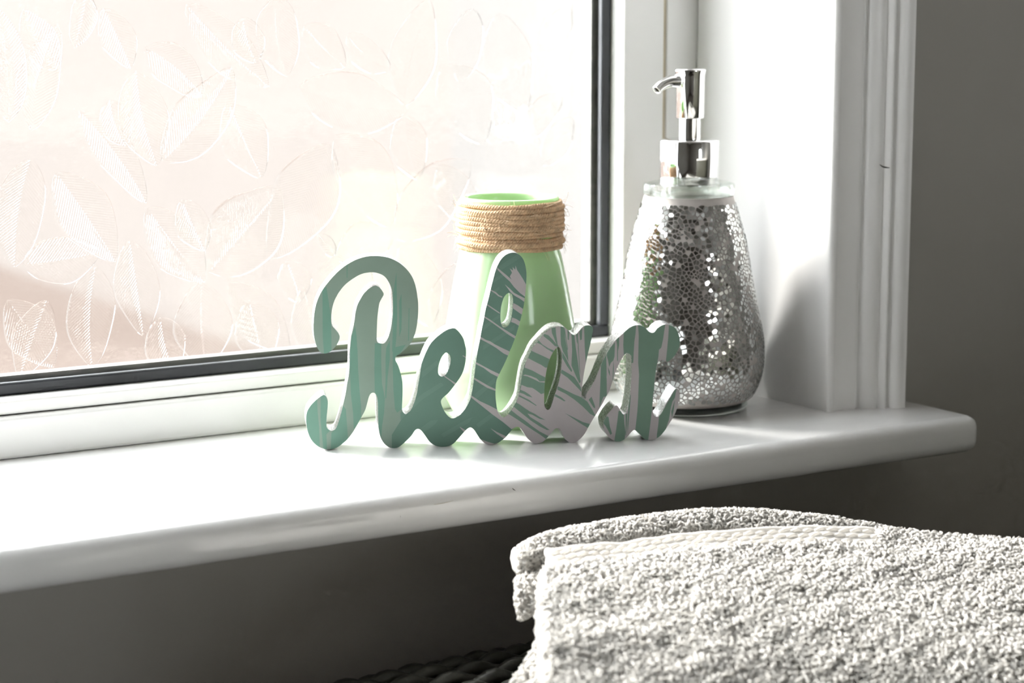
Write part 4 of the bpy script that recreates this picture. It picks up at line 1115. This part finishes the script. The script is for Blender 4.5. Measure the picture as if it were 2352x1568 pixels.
def build_towel():
    root = empty('towel', (0.60, 0.72, -0.0775))
    tag(root, 'folded white terry towel lying on the wicker hamper', 'towel')
    off = np.array((0.60, 0.72, -0.0775))
    tot = 0
    # top fold
    G = resample(TOWEL_TOP, 170, 120) - off
    N, _, _ = grid_normals(G)
    G[..., 2] = np.maximum(G[..., 2], 0.010)
    N, _, _ = grid_normals(G)
    G = G + N * (0.0016 * vnoise(G, 22, 4) + 0.0010 * vnoise(G, 60, 5))[..., None]
    N, _, _ = grid_normals(G)
    slab('top_fold', G, N, 0.007, M['terry'], root)
    HC = 96                                # the woven hem runs over the ridge and out of sight after this column
    band = np.zeros(G.shape[:2], bool); band[13:, :] = True; band[:, HC - 4:] = True
    tot += pile('terry_loops', G, N, 0.00106, root, band, 30, rim=False)
    # loops along the cut edge on the left
    Ge = G[13:]; Ne = N[13:]
    tot += pile('terry_loops', Ge[:, :3], Ne[:, :3], 0.0011, root, None, 33, rim=True)
    # woven border band along the hem: flat strip with rows of small raised stitches, rolled edge
    B = G[:14, :HC] + N[:14, :HC] * 0.0006
    slab('hem_band', B, N[:14, :HC], 0.003, M['terry'], root)
    edge = (B[0] - N[0, :HC] * 0.0010)[None]
    vs, fs = tube_arrays(edge, np.full(edge.shape[:2], 0.0021), 8)
    link('rolled_hem', np_mesh('rolled_hem', vs, fs), M['terry'], root)
    P = []
    for rr_, row in enumerate((3, 7, 11)):
        L = np.linalg.norm(np.diff(B[row], axis=0), axis=1); cs = np.concatenate([[0], np.cumsum(L)])
        for c in np.arange(0.004 + 0.0029 * (rr_ % 2), cs[-1], 0.0058):
            i = min(int(np.searchsorted(cs, c)), B.shape[1] - 2)
            t = (c - cs[i - 1]) / max(L[i - 1], 1e-6)
            p = B[row, i - 1] * (1 - t) + B[row, i] * t
            d = B[row, i] - B[row, i - 1]; d = d / np.linalg.norm(d)
            e = B[row + 1, i] - B[row, i]; e = e / np.linalg.norm(e)
            P.append([p + d * k * 0.0024 - e * k * 0.0010 + N[row, i] * (0.0006 - 0.0010 * k * k) for k in (-1, -0.5, 0, 0.5, 1)])
    P = np.array(P)
    vs, fs = tube_arrays(P, np.full(P.shape[:2], 0.0010), 6)
    o = link('hem_stitches', np_mesh('hem_stitches', vs, fs), M['terry'], root)
    o['kind'] = 'stuff'
    # fold below, showing along the top and at the left end
    G = resample(TOWEL_UNDER, 150, 50) - off
    N, _, _ = grid_normals(G)
    G = G + N * (0.0012 * vnoise(G, 20, 8) + 0.0007 * vnoise(G, 60, 9))[..., None]
    N, _, _ = grid_normals(G)
    slab('under_fold', G, N, 0.010, M['terry'], root)
    tot += pile('terry_loops', G, N, 0.0012, root, None, 40)
    G = resample(TOWEL_SECOND, 60, 40) - off
    N, _, _ = grid_normals(G)
    slab('inner_fold', G, N, 0.012, M['terry'], root)
    tot += pile('terry_loops', G, N, 0.0012, root, None, 50)
    G = resample(TOWEL_LOWER, 60, 60) - off
    N, _, _ = grid_normals(G)
    G[..., 2] = np.maximum(G[..., 2], 0.008)
    slab('lower_fold', G, N, 0.006, M['terry'], root)
    tot += pile('terry_loops', G, N, 0.0012, root, None, 60)
    # the bulk of the folded stack resting on the lid
    rowf = np.array(TOWEL_TOP[3]); rowb = np.array(TOWEL_UNDER[4])
    bm = bmesh.new()
    poly = [rowf[0] + (0.012, 0.004, 0), rowf[2], rowf[4], rowb[-1], rowb[4], rowb[0] + (0.012, -0.004, 0)]
    a = [bm.verts.new((p[0] - off[0], p[1] - off[1], 0.0)) for p in poly]
    b = [bm.verts.new((p[0] - off[0], p[1] - off[1], p[2] - 0.008 - off[2])) for p in poly]
    bm.faces.new(a[::-1]); bm.faces.new(b)
    for i in range(len(poly)):
        j = (i + 1) % len(poly)
        bm.faces.new((a[i], a[j], b[j], b[i]))
    link('inner_stack', bm_mesh('inner_stack', bm), M['terry'], root)
    print('LOOPS', tot)
build_towel()
